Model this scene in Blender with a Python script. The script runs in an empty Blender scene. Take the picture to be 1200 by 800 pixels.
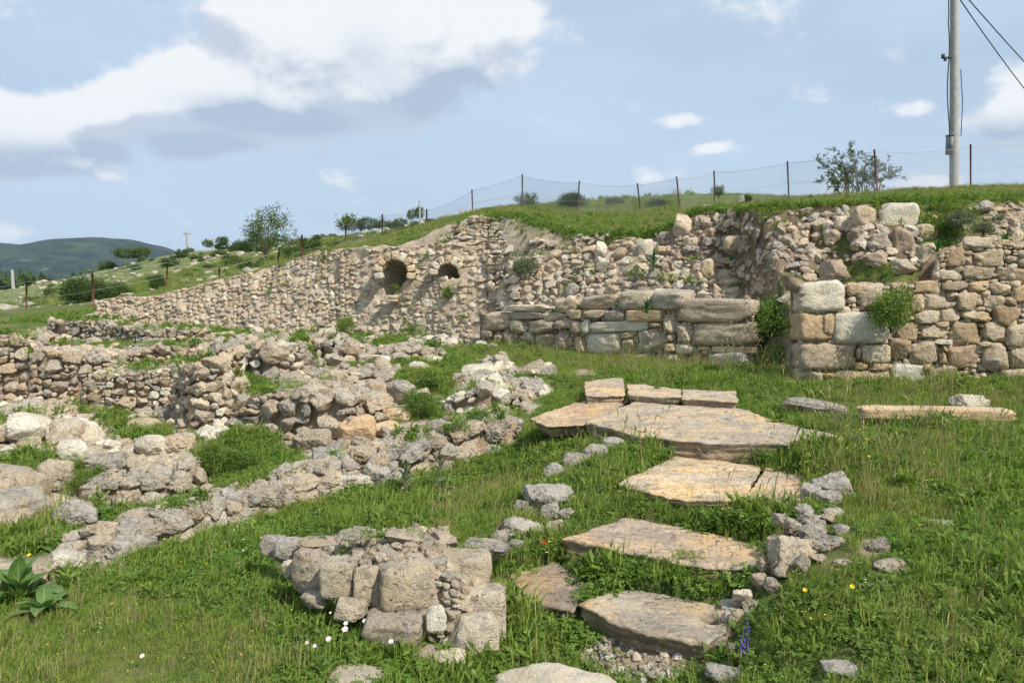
import bpy, bmesh, math, random
import numpy as np
from mathutils import Vector, Matrix, Euler

random.seed(7)
RNG = np.random.default_rng(11)
SC = bpy.context.scene
COL = SC.collection

# ------------------------------------------------------------------ camera
F = 950.0                       # focal length in pixels of the 1200x800 photograph
CAMZ = 2.0
PITCH = math.radians(5.4)
CP, SP = math.cos(PITCH), math.sin(PITCH)
cam = bpy.data.cameras.new('camera')
cam.sensor_width = 36
cam.lens = 36 * F / 1200
cam.clip_start = 0.1
cam.clip_end = 20000
camo = bpy.data.objects.new('camera', cam)
COL.objects.link(camo)
camo.location = (0, 0, CAMZ)
camo.rotation_euler = (math.pi / 2 - PITCH, 0, 0)
SC.camera = camo

# ------------------------------------------------------------------ light
SUN_EL, SUN_AZ = 49.0, 133.0    # azimuth clockwise from +Y
sd = Vector((math.sin(math.radians(SUN_AZ)) * math.cos(math.radians(SUN_EL)),
             math.cos(math.radians(SUN_AZ)) * math.cos(math.radians(SUN_EL)),
             math.sin(math.radians(SUN_EL))))
sun = bpy.data.lights.new('sun', 'SUN')
sun.energy = 4.8
sun.angle = math.radians(0.6)
sun.color = (1.0, 0.94, 0.84)
suno = bpy.data.objects.new('sun', sun)
COL.objects.link(suno)
suno.rotation_euler = sd.to_track_quat('Z', 'Y').to_euler()
suno.location = sd * 50
SC.view_settings.view_transform = 'Standard'
SC.view_settings.look = 'None'
SC.view_settings.gamma = 1.0
SC.view_settings.exposure = 0.22
SC.cycles.max_bounces = 6
SC.cycles.transparent_max_bounces = 8
SC.cycles.volume_bounces = 0


def azel(px, py):
    cx, cy = (px - 600) / F, (400 - py) / F
    d = np.array([cx, CP + cy * SP, -SP + cy * CP])
    d /= np.linalg.norm(d)
    return math.atan2(d[0], d[1]), math.asin(d[2])


W = bpy.data.worlds.new('World')
SC.world = W
W.use_nodes = True
nt = W.node_tree
nt.nodes.clear()


class NB:
    """small node builder"""
    def __init__(s, nt):
        s.nt = nt

    def n(s, t, **kw):
        nd = s.nt.nodes.new(t)
        for k, v in kw.items():
            if k.startswith('i_'):
                nd.inputs[k[2:].replace('_', ' ')].default_value = v
            else:
                setattr(nd, k, v)
        return nd

    def l(s, a, b):
        s.nt.links.new(a, b)

    def math(s, op, a, b=None, c=None, clamp=False):
        nd = s.nt.nodes.new('ShaderNodeMath')
        nd.operation = op
        nd.use_clamp = clamp
        for i, v in enumerate((a, b, c)):
            if v is None:
                continue
            if isinstance(v, (int, float)):
                nd.inputs[i].default_value = v
            else:
                s.l(v, nd.inputs[i])
        return nd.outputs[0]

    def mix(s, f, a, b, mode='MIX'):
        nd = s.nt.nodes.new('ShaderNodeMix')
        nd.data_type = 'RGBA'
        nd.blend_type = mode
        for k, v in ((0, f), (6, a), (7, b)):
            if isinstance(v, (int, float)):
                nd.inputs[k].default_value = v
            elif isinstance(v, tuple):
                nd.inputs[k].default_value = (*v, 1) if len(v) == 3 else v
            else:
                s.l(v, nd.inputs[k])
        return nd.outputs[2]

    def ramp(s, v, stops, interp='LINEAR'):
        nd = s.nt.nodes.new('ShaderNodeValToRGB')
        cr = nd.color_ramp
        cr.interpolation = interp
        while len(cr.elements) < len(stops):
            cr.elements.new(0.5)
        for e, (p, c) in zip(cr.elements, stops):
            e.position = p
            e.color = (*c, 1) if isinstance(c, tuple) else (c, c, c, 1)
        s.l(v, nd.inputs[0])
        return nd.outputs[0]

    def noise(s, vec, scale, detail=4, rough=0.55, dist=0.0, col=False):
        nd = s.nt.nodes.new('ShaderNodeTexNoise')
        nd.inputs['Scale'].default_value = scale
        nd.inputs['Detail'].default_value = detail
        nd.inputs['Roughness'].default_value = rough
        nd.inputs['Distortion'].default_value = dist
        s.l(vec, nd.inputs['Vector'])
        return nd.outputs[1 if col else 0]

    def smooth(s, v, a, b):
        nd = s.nt.nodes.new('ShaderNodeMapRange')
        nd.interpolation_type = 'SMOOTHSTEP'
        nd.inputs[1].default_value = a
        nd.inputs[2].default_value = b
        s.l(v, nd.inputs[0])
        return nd.outputs[0]


def build_sky():
    b = NB(nt)
    out = b.n('ShaderNodeOutputWorld')
    bg = b.n('ShaderNodeBackground')
    bg.inputs['Strength'].default_value = 0.09
    sky = b.n('ShaderNodeTexSky', sky_type='NISHITA', sun_disc=False)
    sky.sun_elevation = math.radians(SUN_EL)
    sky.sun_rotation = math.radians(SUN_AZ)
    sky.altitude = 300
    sky.air_density = 1.0
    sky.dust_density = 2.2
    sky.ozone_density = 1.6
    tc = b.n('ShaderNodeTexCoord')
    sep = b.n('ShaderNodeSeparateXYZ')
    b.l(tc.outputs['Generated'], sep.inputs[0])
    X, Y, Z = sep.outputs
    az = b.math('ARCTAN2', X, Y)
    el = b.math('ARCSINE', Z)
    # clouds: list of (px, py, rx, ry, weight)
    blobs = [(180, 118, 60, 22, .6), (250, 100, 50, 36, .7), (310, 95, 50, 40, .6), (370, 120, 60, 30, .6),
             (285, 12, 34, 40, 1.1), (330, 45, 60, 52, 1.2), (395, 78, 62, 55, 1.2), (455, 105, 55, 36, 1.05), (520, 55, 70, 52, 1.05), (410, 20, 100, 40, 1.05),
             (590, 25, 70, 40, .75), (285, 110, 62, 36, 1.15), (215, 125, 62, 32, 1.05), (240, 162, 44, 17, .95), (120, 128, 32, 18, 1.0),
             (55, 155, 62, 30, 1.1), (-40, 150, 70, 38, 1.1), (15, 186, 46, 14, .9), (335, 142, 40, 17, .8), (100, 178, 40, 12, .7),
             (805, 142, 30, 12, .85), (833, 173, 24, 8, .85), (1185, 132, 42, 22, .85), (965, 112, 26, 13, .5), (1060, 216, 50, 12, .9),
             (970, 222, 26, 9, .7), (1080, 125, 24, 11, .55), (755, 205, 26, 11, .5), (124, 206, 12, 6, .6), (1250, 110, 50, 36, .9), (880, 10, 130, 25, .2)]

    def mask(daz, de, name):
        a = b.math('ADD', az, daz)
        e = b.math('ADD', el, de)
        comb = b.n('ShaderNodeCombineXYZ')
        b.l(a, comb.inputs[0])
        b.l(b.math('MULTIPLY', e, 1.5), comb.inputs[1])
        n1 = b.noise(comb.outputs[0], 11.0, 10, 0.6, 0.2)
        acc = None
        for (px, py, rx, ry, w) in blobs:
            ca, ce = azel(px, py)
            u = b.math('MULTIPLY', b.math('SUBTRACT', a, ca), F / rx)
            v = b.math('MULTIPLY', b.math('SUBTRACT', e, ce), F / ry)
            q = b.math('ADD', b.math('MULTIPLY', u, u), b.math('MULTIPLY', v, v))
            g = b.math('MULTIPLY', b.math('EXPONENT', b.math('MULTIPLY', q, -0.9)), w)
            acc = g if acc is None else b.math('ADD', acc, g)
        # outside the frame scattered clouds go on in the same way
        n2 = b.noise(comb.outputs[0], 2.3, 3, 0.5)
        outf = b.smooth(b.math('ABSOLUTE', a), 0.72, 1.1)
        up = b.smooth(e, 0.5, 0.75)
        outf = b.math('MAXIMUM', outf, up)
        acc = b.math('ADD', acc, b.math('MULTIPLY', outf, b.math('MULTIPLY', b.math('SUBTRACT', n2, 0.42), 3.0)))
        acc = b.math('ADD', acc, b.math('MULTIPLY', b.math('SUBTRACT', n1, 0.5), 2.5))
        acc = b.math('ADD', acc, b.math('MULTIPLY', b.math('SUBTRACT', b.noise(comb.outputs[0], 4.5, 3, 0.5, 0.3), 0.5), 1.0))
        acc = b.math('SUBTRACT', acc, 0.12)
        return acc, comb.outputs[0]

    m0, v0 = mask(0.0, 0.0, 'a')
    m1, _ = mask(0.014, 0.036, 'b')       # sampled towards the sun: thickness above gives the grey base
    alpha = b.smooth(m0, 0.10, 0.66)
    shade = b.math('MULTIPLY_ADD', b.smooth(b.math('SUBTRACT', m1, m0), -0.45, 0.55), 0.75, 0.0)
    gb = None
    for (px, py, rx, ry, w) in [(275, 128, 46, 13, .9), (235, 172, 40, 10, 1), (30, 184, 80, 14, 1.0), (520, 108, 60, 22, .9), (345, 142, 50, 11, .8), (430, 66, 30, 24, .5), (330, 80, 40, 18, .3), (1180, 148, 44, 10, .7), (110, 178, 36, 7, .5)]:
        ca, ce = azel(px, py)
        q = b.math('ADD', b.math('POWER', b.math('MULTIPLY', b.math('SUBTRACT', az, ca), F / rx), 2.0), b.math('POWER', b.math('MULTIPLY', b.math('SUBTRACT', el, ce), F / ry), 2.0))
        t = b.math('MULTIPLY', b.math('EXPONENT', b.math('MULTIPLY', q, -0.9)), w)
        gb = t if gb is None else b.math('ADD', gb, t)
    shade = b.math('ADD', shade, b.math('MULTIPLY', gb, b.math('MULTIPLY_ADD', b.noise(v0, 14, 6, .6), 1.4, 0.25)), clamp=True)
    cl = b.mix(shade, (9.3, 9.4, 9.5), (4.3, 5.2, 6.6))
    # thin high veil
    nv = b.n('ShaderNodeMapping')
    nv.inputs['Scale'].default_value = (1.0, 2.6, 1.0)
    b.l(v0, nv.inputs[0])
    veil = b.smooth(b.noise(nv.outputs[0], 2.0, 8, 0.55, 0.3), 0.25, 0.72)
    skyc = b.mix(b.math('MULTIPLY_ADD', veil, 0.30, 0.62), sky.outputs[0], (5.9, 7.4, 9.1))
    # pale haze near the horizon
    hz = b.math('EXPONENT', b.math('MULTIPLY', b.math('ABSOLUTE', el), -11.0))
    skyc = b.mix(b.math('MULTIPLY', hz, 0.5), skyc, (5.2, 6.5, 8.3))
    fin = b.mix(b.math('MULTIPLY', alpha, 0.93), skyc, cl)
    b.l(fin, bg.inputs['Color'])
    b.l(bg.outputs[0], out.inputs[0])


build_sky()


# ------------------------------------------------------------------ pixel <-> place
def ray(px, py):
    cx, cy = (px - 600) / F, (400 - py) / F
    return np.array([cx, CP + cy * SP, -SP + cy * CP])


def at(px, py, Y):
    d = ray(px, py)
    return np.array([0, 0, CAMZ]) + d * (Y / d[1])


def proj(P):
    P = np.asarray(P, float)
    q = P - np.array([0, 0, CAMZ])
    dep = q[..., 1] * CP - q[..., 2] * SP
    upc = q[..., 1] * SP + q[..., 2] * CP
    dep = np.where(dep < 0.1, 0.1, dep)
    return 600 + F * q[..., 0] / dep, 400 - F * upc / dep, dep


# ------------------------------------------------------------------ noise
def _h(ix, iy, iz):
    n = (ix * 374761393 + iy * 668265263 + iz * 2147483647 + 1013904223) & 0xffffffff
    n = ((n ^ (n >> 13)) * 1274126177) & 0xffffffff
    n = (n ^ (n >> 16)) & 0xffffffff
    return n.astype(np.float64) / 4294967295.0


def vnoise(P):
    P = np.asarray(P, float)
    if P.shape[-1] == 2:
        P = np.concatenate([P, np.zeros(P.shape[:-1] + (1,))], -1)
    i = np.floor(P).astype(np.int64)
    f = P - i
    f = f * f * (3 - 2 * f)
    x, y, z = i[..., 0], i[..., 1], i[..., 2]
    fx, fy, fz = f[..., 0], f[..., 1], f[..., 2]
    r = 0
    for a in (0, 1):
        for bb in (0, 1):
            for c in (0, 1):
                w = (fx if a else 1 - fx) * (fy if bb else 1 - fy) * (fz if c else 1 - fz)
                r = r + w * _h(x + a, y + bb, z + c)
    return r * 2 - 1


def fbm(P, octv=4, gain=0.5):
    P = np.asarray(P, float)
    s, a, r = 0, 1.0, 0
    for k in range(octv):
        r = r + a * vnoise(P * (2.03 ** k) + 17.3 * k)
        s += a
        a *= gain
    return r / s


def sstep(x):
    x = np.clip(x, 0, 1)
    return x * x * (3 - 2 * x)


# ------------------------------------------------------------------ terrain
def inpoly(px, py, poly):
    r = np.zeros(np.shape(px), bool)
    n = len(poly)
    for i in range(n):
        x0, y0 = poly[i]
        x1, y1 = poly[(i + 1) % n]
        if y0 == y1:
            continue
        c = ((y0 > py) != (y1 > py)) & (px < (x1 - x0) * (py - y0) / (y1 - y0) + x0)
        r ^= c
    return r


def zpt(px, py, z):
    d = ray(px, py)
    k = (z - CAMZ) / d[2]
    return (d[0] * k, d[1] * k, z)


LOW = [zpt(*a) for a in [
    (0, 795, 0), (250, 795, 0), (450, 795, 0), (100, 700, 0), (300, 680, 0), (0, 640, .05), (560, 760, -.02), (740, 790, -.12), (650, 745, -.06),
    (450, 620, .02), (550, 600, .02), (600, 545, .1), (720, 735, -.0), (790, 676, .165), (700, 658, .14), (650, 640, .14), (880, 600, .33), (960, 530, .47), (860, 680, .17), (640, 715, 0), (790, 755, .0), (800, 650, .16), (760, 605, .27), (870, 570, .31), (740, 520, .40),
    (850, 545, .38), (700, 480, .40), (850, 480, .43), (620, 530, .18), (860, 760, .02), (930, 760, .2), (1000, 790, .28), (1200, 790, .35), (1200, 650, .45),
    (1000, 700, .36), (925, 670, .32), (1000, 600, .42), (1100, 600, .46), (1000, 500, .5), (1200, 500, .55), (950, 457, .55), (1200, 465, .6),
    (800, 440, .5), (700, 425, .5), (600, 412, .5), (900, 440, .5), (650, 450, .42), (350, 590, 0), (500, 530, .1), (300, 540, .05),
    (150, 600, -.05), (50, 620, 0), (250, 520, .1), (100, 520, .1), (0, 520, .1), (450, 480, .25), (350, 500, .2), (500, 450, .4), (200, 470, .15),
    (300, 450, .35), (100, 470, .1), (0, 470, .05), (400, 420, .45), (500, 420, .45), (300, 410, .4), (100, 420, .35), (200, 400, .4), (0, 400, .2),
    (120, 385, .4), (20, 440, 0), (560, 402, .5), (1500, 500, .6), (-300, 500, .1), (1600, 790, .4), (-300, 790, 0), (450, 395, .5), (300, 393, .45),
    (900, 415, .5), (-300, 400, .2)]]
HIGH = [tuple(at(*a)) for a in [
    (115, 365, 23), (0, 378, 24), (-200, 384, 24), (200, 345, 22), (300, 323, 21), (400, 297, 20), (470, 286, 19.5), (540, 262, 18.8), (590, 252, 18),
    (640, 268, 17), (700, 273, 16), (775, 268, 15), (805, 251, 14.6), (850, 247, 14.2), (900, 243, 13.8), (1000, 238, 13.3), (1080, 233, 13.2), (1200, 231, 13),
    (1450, 225, 13), (1200, 221, 22), (1118, 222, 22), (1029, 229, 22.4), (925, 236, 25), (838, 244, 26), (795, 246, 26), (751, 248, 27), (677, 252, 28),
    (612, 244, 30), (553, 250, 32), (500, 265, 34), (448, 283, 36), (405, 291, 38), (354, 308, 37), (327, 318, 38), (257, 328, 36),
    (195, 338, 33), (108, 360, 29), (31, 363, 30), (0, 366, 30), (850, 229, 33), (760, 234, 35), (900, 233, 32), (700, 238, 36), (650, 242, 38),
    (520, 262, 70), (450, 270, 80), (400, 275, 85), (330, 284, 90), (250, 292, 95), (180, 305, 95), (120, 322, 90), (60, 347, 75), (0, 362, 60),
    (250, 318, 55), (330, 305, 55), (150, 338, 50), (60, 357, 48), (450, 278, 58), (800, 262, 60), (1000, 256, 60), (1200, 250, 60), (1500, 240, 60),
    (0, 374, 200), (-300, 378, 60), (-300, 376, 200), (150, 368, 200), (400, 350, 260), (800, 330, 300), (1200, 330, 300), (0, 352, 600), (300, 352, 600), (0, 341, 1300),
    (600, 330, 1300), (1200, 322, 1300), (-400, 341, 1300), (600, 316, 4000), (0, 322, 4000), (1200, 316, 4000)]]


class TPS:
    def __init__(s, pts, lam=1e-4):
        p = np.array(pts)
        s.c = s.warp(p[:, 0], p[:, 1])
        v = (p[:, 2] - CAMZ) / (np.maximum(p[:, 1], 1.5) + 5)
        n = len(p)
        K = s.k(s.c, s.c) + lam * np.eye(n)
        A = np.zeros((n + 3, n + 3))
        A[:n, :n] = K
        A[:n, n] = 1
        A[:n, n + 1:] = s.c
        A[n:, :n] = A[:n, n:].T
        s.w = np.linalg.solve(A, np.concatenate([v, np.zeros(3)]))

    @staticmethod
    def warp(x, y):
        yy = np.maximum(y, 1.5) + 5
        return np.stack([np.clip(x / yy, -1.3, 1.3) * 2.2, np.log(yy) * 1.5], -1)

    @staticmethod
    def k(a, b):
        d2 = ((a[:, None, :] - b[None, :, :]) ** 2).sum(-1)
        return 0.5 * d2 * np.log(d2 + 1e-12)

    def __call__(s, x, y):
        sh = np.shape(x)
        x, y = np.ravel(x).astype(float), np.ravel(y).astype(float)
        c = s.warp(x, y)
        n = len(s.c)
        o = np.empty(len(x))
        for i in range(0, len(x), 20000):
            cc = c[i:i + 20000]
            o[i:i + 20000] = s.k(cc, s.c) @ s.w[:n] + s.w[n] + cc @ s.w[n + 1:]
        return (CAMZ + o * (np.maximum(y, 1.5) + 5)).reshape(sh)


tl, th = TPS(LOW), TPS(HIGH)
# foot of the banks: (world x, world y, width of the rise)
EDGE = [((px - 600) / F * y, y, w) for px, y, w in [(-2500, 23, 3), (0, 23, 3), (115, 21.6, 1.5), (200, 20.6, 1.4), (300, 18.9, 2.0), (400, 17.6, 1.8), (480, 17.2, 1.8),
        (560, 16.3, 2.2), (640, 15.0, 2.3), (720, 13.8, 2.4), (800, 12.9, 2.2), (850, 12.7, 2.0), (876, 12.5, 2.0)]] + [(x, y, w) for x, y, w in [(3.72, 12.35, 1.9), (3.95, 10.15, 3.1), (4.6, 10.1, 3.1)]] + [((px - 600) / F * y, y, w) for px, y, w in [(1040, 10.05, 3.0), (1100, 9.95, 2.6), (1200, 9.9, 2.6), (4000, 9.9, 2.6)]]
EX = np.array([e[0] for e in EDGE])
EY = np.array([e[1] for e in EDGE])
EW = np.array([e[2] for e in EDGE])


def bank_t(x, y):
    return (y - np.interp(x, EX, EY)) / np.interp(x, EX, EW)


STEP = [([(620, 490), (700, 464), (738, 470), (688, 497), (640, 499)], .50),
        ([(684, 494), (742, 470), (865, 479), (992, 513), (990, 521), (830, 517), (745, 508)], .54),
        ([(724, 566), (790, 533), (893, 543), (872, 590), (800, 585)], .375),
        ([(897, 547), (966, 555), (937, 603), (868, 592)], .37),
        ([(658, 632), (735, 603), (900, 640), (898, 670), (800, 661)], .23),
        ([(597, 672), (650, 658), (688, 684), (672, 712), (620, 702)], .07),
        ([(678, 706), (735, 690), (850, 708), (858, 730), (828, 754), (740, 738)], .08)]
STEPW = [(np.array([zpt(px, py, z)[:2] for px, py in poly]), z) for poly, z in STEP]


def Hraw(x, y):
    x, y = np.asarray(x, float), np.asarray(y, float)
    t = bank_t(x, y)
    lo, hi = tl(x, y), th(x, y)
    tt = sstep(t * 0.75 + 0.25 * np.clip(t, 0, 1) ** 2)
    h = lo + (hi - lo) * tt
    P = np.stack([x, y], -1)
    near = np.clip(1 - (y - 40) / 40, 0.0, 1)
    h = h + 0.035 * fbm(P * 0.9, 3) * near + 0.018 * fbm(P * 4.1 + 9, 3) * near
    for pw, zs in STEPW:
        c = pw.mean(0)
        ins = inpoly(x, y, c + (pw - c) * 1.03)
        h = np.where(ins, np.minimum(h, zs - .09), h)
    bankz = np.clip(t * 4, 0, 1) * np.clip((1.15 - t) * 4, 0, 1)
    h = h + bankz * 0.16 * fbm(P * 2.3 + 3, 4)
    far = np.clip((y - 35) / 40, 0, 1) * np.clip((400 - y) / 200, 0, 1)
    h = h + far * 0.8 * fbm(P * 0.12 + 5, 4)
    return h


# cached near grid for quick lookups
GX0, GX1, GY0, GY1, GS = -16.0, 16.0, 0.0, 36.0, 0.08
_gx = np.arange(GX0, GX1 + GS, GS)
_gy = np.arange(GY0, GY1 + GS, GS)
_X, _Y = np.meshgrid(_gx, _gy, indexing='ij')
HG = Hraw(_X, _Y)
OCC = np.zeros(HG.shape, bool)         # where stone stands: no grass


def _lut(A, x, y):
    x, y = np.asarray(x, float), np.asarray(y, float)
    u = np.clip((x - GX0) / GS, 0, A.shape[0] - 1.001)
    v = np.clip((y - GY0) / GS, 0, A.shape[1] - 1.001)
    i, j = u.astype(int), v.astype(int)
    fu, fv = u - i, v - j
    return (A[i, j] * (1 - fu) * (1 - fv) + A[i + 1, j] * fu * (1 - fv) + A[i, j + 1] * (1 - fu) * fv + A[i + 1, j + 1] * fu * fv)


def H(x, y):
    x, y = np.asarray(x, float), np.asarray(y, float)
    inside = (x > GX0) & (x < GX1) & (y > GY0) & (y < GY1)
    if inside.all():
        return _lut(HG, x, y)
    return np.where(inside, _lut(HG, x, y), Hraw(x, y))


def hit(px, py, ymin=2.0, ymax=200):
    """where the line of sight through a pixel meets the ground"""
    d = ray(px, py)
    ys = np.concatenate([np.arange(ymin, min(35.5, ymax), 0.03), np.geomspace(35.5, 400, 400)])
    ks = ys / d[1]
    xs, zs = d[0] * ks, CAMZ + d[2] * ks
    h = H(xs, ys)
    w = np.nonzero(zs <= h)[0]
    if len(w) == 0:
        return None
    i = w[0]
    return np.array([xs[i], ys[i], h[i]])


def mark(x, y, r):
    x, y = np.atleast_1d(x), np.atleast_1d(y)
    n = 0 if r == 0 else max(1, int(r / GS))
    for a in range(-n, n + 1):
        for c in range(-n, n + 1):
            if a * a + c * c <= n * n + (1 if n else 0):
                i = np.clip(((x - GX0) / GS).round().astype(int) + a, 0, OCC.shape[0] - 1)
                j = np.clip(((y - GY0) / GS).round().astype(int) + c, 0, OCC.shape[1] - 1)
                OCC[i, j] = True


# ------------------------------------------------------------------ object helpers
def mesh_np(name, V, Fc, mat=None, smooth=True):
    """V (n,3), Fc (m,3|4) array or list"""
    me = bpy.data.meshes.new(name)
    V = np.asarray(V, np.float32)
    if isinstance(Fc, np.ndarray):
        m, k = Fc.shape
        me.vertices.add(len(V))
        me.vertices.foreach_set('co', V.ravel())
        me.loops.add(m * k)
        me.loops.foreach_set('vertex_index', Fc.astype(np.int32).ravel())
        me.polygons.add(m)
        me.polygons.foreach_set('loop_start', np.arange(0, m * k, k, dtype=np.int32))
        me.polygons.foreach_set('loop_total', np.full(m, k, dtype=np.int32))
        me.update(calc_edges=True)
        me.validate()
    else:
        me.from_pydata([tuple(map(float, v)) for v in V], [], [tuple(map(int, f)) for f in Fc])
    if smooth:
        me.polygons.foreach_set('use_smooth', np.ones(len(me.polygons), bool))
    if mat:
        me.materials.append(mat)
    return me


def link(name, me, parent=None, M=None, kind=None, label=None, cat=None, group=None):
    o = bpy.data.objects.new(name, me)
    COL.objects.link(o)
    if parent is not None:
        o.parent = parent
        if M is None:
            M = Matrix.Identity(4)
        M = Matrix.Translation(-parent.location) @ M
    if M is not None:
        o.matrix_basis = M
    tag(o, label, cat, group, kind)
    return o


def tag(o, label=None, cat=None, group=None, kind=None):
    if label and cat and not kind:
        kind = 'thing'
    if label:
        o['label'] = label
    if cat:
        o['category'] = cat
    if group:
        o['group'] = group
    if kind:
        o['kind'] = kind
    return o


def empty(name, loc, label, cat, group=None, kind=None):
    o = bpy.data.objects.new(name, None)
    COL.objects.link(o)
    o.location = Vector([float(v) for v in loc])
    o.empty_display_size = 0.2
    return tag(o, label, cat, group, kind)


def frame(loc, ux, uy, uz, s):
    M = Matrix.Identity(4)
    for i, (a, k) in enumerate(((ux, s[0]), (uy, s[1]), (uz, s[2]))):
        for r in range(3):
            M[r][i] = float(a[r]) * float(k)
    for r in range(3):
        M[r][3] = float(loc[r])
    return M


# ------------------------------------------------------------------ materials
def new_mat(name, rough=0.9, spec=0.2):
    m = bpy.data.materials.new(name)
    m.use_nodes = True
    t = m.node_tree
    p = t.nodes['Principled BSDF']
    p.inputs['Roughness'].default_value = rough
    p.inputs['Specular IOR Level'].default_value = spec
    return m, NB(t), p


def stone_mat(name, tones, lichen=0.5, pit=0.6, bump=0.5, dark=(0.10, 0.088, 0.075), crust=None):
    m, b, p = new_mat(name, 0.93, 0.15)
    g = b.n('ShaderNodeNewGeometry')
    oi = b.n('ShaderNodeObjectInfo')
    pos = g.outputs['Position']
    n = len(tones)
    tn = b.n('ShaderNodeAttribute', attribute_name='tone')
    rnd = b.math('FRACT', b.math('ADD', oi.outputs['Random'], tn.outputs['Fac']))
    base = b.ramp(rnd, [(i / n, c) for i, c in enumerate(tones)], 'CONSTANT')
    lo = b.noise(pos, 3.5, 4, 0.6)
    base = b.mix(b.smooth(lo, 0.35, 0.7), base, b.mix(1.0, base, (0.80, 0.76, 0.70), 'MULTIPLY'))
    st = b.noise(pos, 14, 5, 0.65, 0.4)
    base = b.mix(b.smooth(st, 0.42, 0.62), base, b.mix(1.0, base, (1.16, 1.13, 1.08), 'MULTIPLY'))
    # lichen and weathering: grey, mostly on faces that look up
    sep = b.n('ShaderNodeSeparateXYZ')
    b.l(g.outputs['True Normal'], sep.inputs[0])
    up = b.math('MULTIPLY_ADD', sep.outputs[2], 0.30, 0.0)
    ln = b.noise(pos, 6.0, 6, 0.7, 0.2)
    lm = b.smooth(b.math('ADD', ln, b.math('ADD', up, lichen * 0.35 - 0.28)), 0.44, 0.66)
    lcol = b.mix(b.smooth(b.noise(pos, 40, 3, 0.6), 0.4, 0.62), (0.33, 0.305, 0.265), (0.50, 0.46, 0.395))
    base = b.mix(b.math('MULTIPLY', lm, 0.72 if lichen > 0.2 else 0.4), base, lcol)
    # dark crust in blotches, then pits
    crust = {'wall_limestone': .35, 'tan_limestone': .35, 'rubble_limestone': .5, 'weathered_limestone': .85, 'warm_rough_limestone': .55, 'grey_lichened_stone': .85, 'pale_limestone': .25, 'lime_mortar': .2}.get(name, .1)
    cr1 = b.smooth(b.noise(pos, 9, 8, 0.76, 0.5), 0.50, 0.62)
    cr2 = b.smooth(b.noise(pos, 2.4, 3, 0.6), 0.40, 0.58)
    base = b.mix(b.math('MULTIPLY', b.math('MULTIPLY', cr1, cr2), crust), base, (.17, .155, .135))
    dk = b.smooth(b.noise(pos, 24, 7, 0.78, 0.3), 0.52, 0.64)
    dk2 = b.smooth(b.noise(pos, 4.2, 3, 0.6), 0.45, 0.65)
    base = b.mix(b.math('MULTIPLY', dk, b.math('MULTIPLY_ADD', dk2, pit, pit * 0.25)), base, dark)
    vor = b.n('ShaderNodeTexVoronoi')
    vor.inputs['Scale'].default_value = 34
    wob = b.n('ShaderNodeVectorMath', operation='ADD')
    b.l(pos, wob.inputs[0])
    sc = b.n('ShaderNodeVectorMath', operation='SCALE')
    b.l(b.noise(pos, 18, 2, 0.5, col=True), sc.inputs[0])
    sc.inputs['Scale'].default_value = 0.05
    b.l(sc.outputs[0], wob.inputs[1])
    b.l(wob.outputs[0], vor.inputs['Vector'])
    pits = b.smooth(vor.outputs['Distance'], 0.28, 0.10)
    pitm = b.math('MULTIPLY', pits, b.smooth(b.noise(pos, 5.5, 2), 0.42, 0.6))
    base = b.mix(b.math('MULTIPLY', pitm, 0.75 * pit), base, b.mix(1.0, base, (0.35, 0.32, 0.28), 'MULTIPLY'))
    b.l(base, p.inputs['Base Color'])
    hgt = b.math('ADD', b.math('MULTIPLY', b.noise(pos, 24, 8, 0.7), 1.0), b.math('MULTIPLY', pitm, -0.35))
    hgt = b.math('ADD', hgt, b.math('MULTIPLY', b.noise(pos, 90, 3, 0.6), 0.25))
    bp = b.n('ShaderNodeBump')
    bp.inputs['Strength'].default_value = bump
    bp.inputs['Distance'].default_value = 0.05
    b.l(hgt, bp.inputs['Height'])
    b.l(bp.outputs[0], p.inputs['Normal'])
    return m


TAN = [(.62, .51, .37), (.57, .465, .34), (.64, .54, .40), (.52, .42, .305), (.66, .57, .44), (.57, .44, .31), (.48, .395, .30), (.62, .50, .36), (.56, .49, .385), (.46, .385, .30), (.66, .56, .42)]
MAT = {}
MAT['wall'] = stone_mat('wall_limestone', TAN, 0.18, 0.75, 0.9)
MAT['rubble'] = stone_mat('rubble_limestone', TAN + [(.54, .485, .40), (.46, .41, .345)], 0.42, 0.85, 1.0)
MAT['crag'] = stone_mat('weathered_limestone', [(.54, .47, .375), (.49, .43, .35), (.58, .50, .39), (.44, .39, .325)], 0.70, 1.0, 1.0)
MAT['pale'] = stone_mat('pale_limestone', [(.68, .62, .50), (.66, .61, .50), (.72, .67, .56)], 0.25, 0.55, 0.8)
MAT['warm'] = stone_mat('warm_rough_limestone', [(.62, .53, .40), (.54, .455, .34), (.66, .575, .45), (.58, .48, .35), (.50, .43, .34)], 0.15, 0.95, 1.0)
MAT['orange'] = stone_mat('orange_stone', [(.54, .40, .25), (.52, .37, .22), (.56, .44, .30)], 0.05, 0.45, 0.5)
MAT['grey'] = stone_mat('grey_lichened_stone', [(.42, .395, .35), (.39, .37, .335), (.46, .43, .38)], 0.9, 0.9, 0.8, dark=(.07, .07, .068))
MAT['tan'] = stone_mat('tan_limestone', [(.58, .455, .31), (.52, .395, .265), (.62, .51, .365), (.47, .35, .235), (.58, .43, .275), (.55, .45, .33), (.42, .33, .24), (.63, .53, .40)], 0.05, 0.75, 0.9)
MAT['cream'] = stone_mat('cream_smooth_stone', [(.58, .52, .41)], 0.15, 0.55, 0.6)
MAT['core'] = stone_mat('earth_mortar', [(.40, .31, .22)], 0.0, 0.7, 1.0, dark=(.12, .09, .065))
MAT['mortar'] = stone_mat('lime_mortar', [(.60, .505, .385)], 0.1, 0.6, 1.0, dark=(.16, .12, .085))
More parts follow.
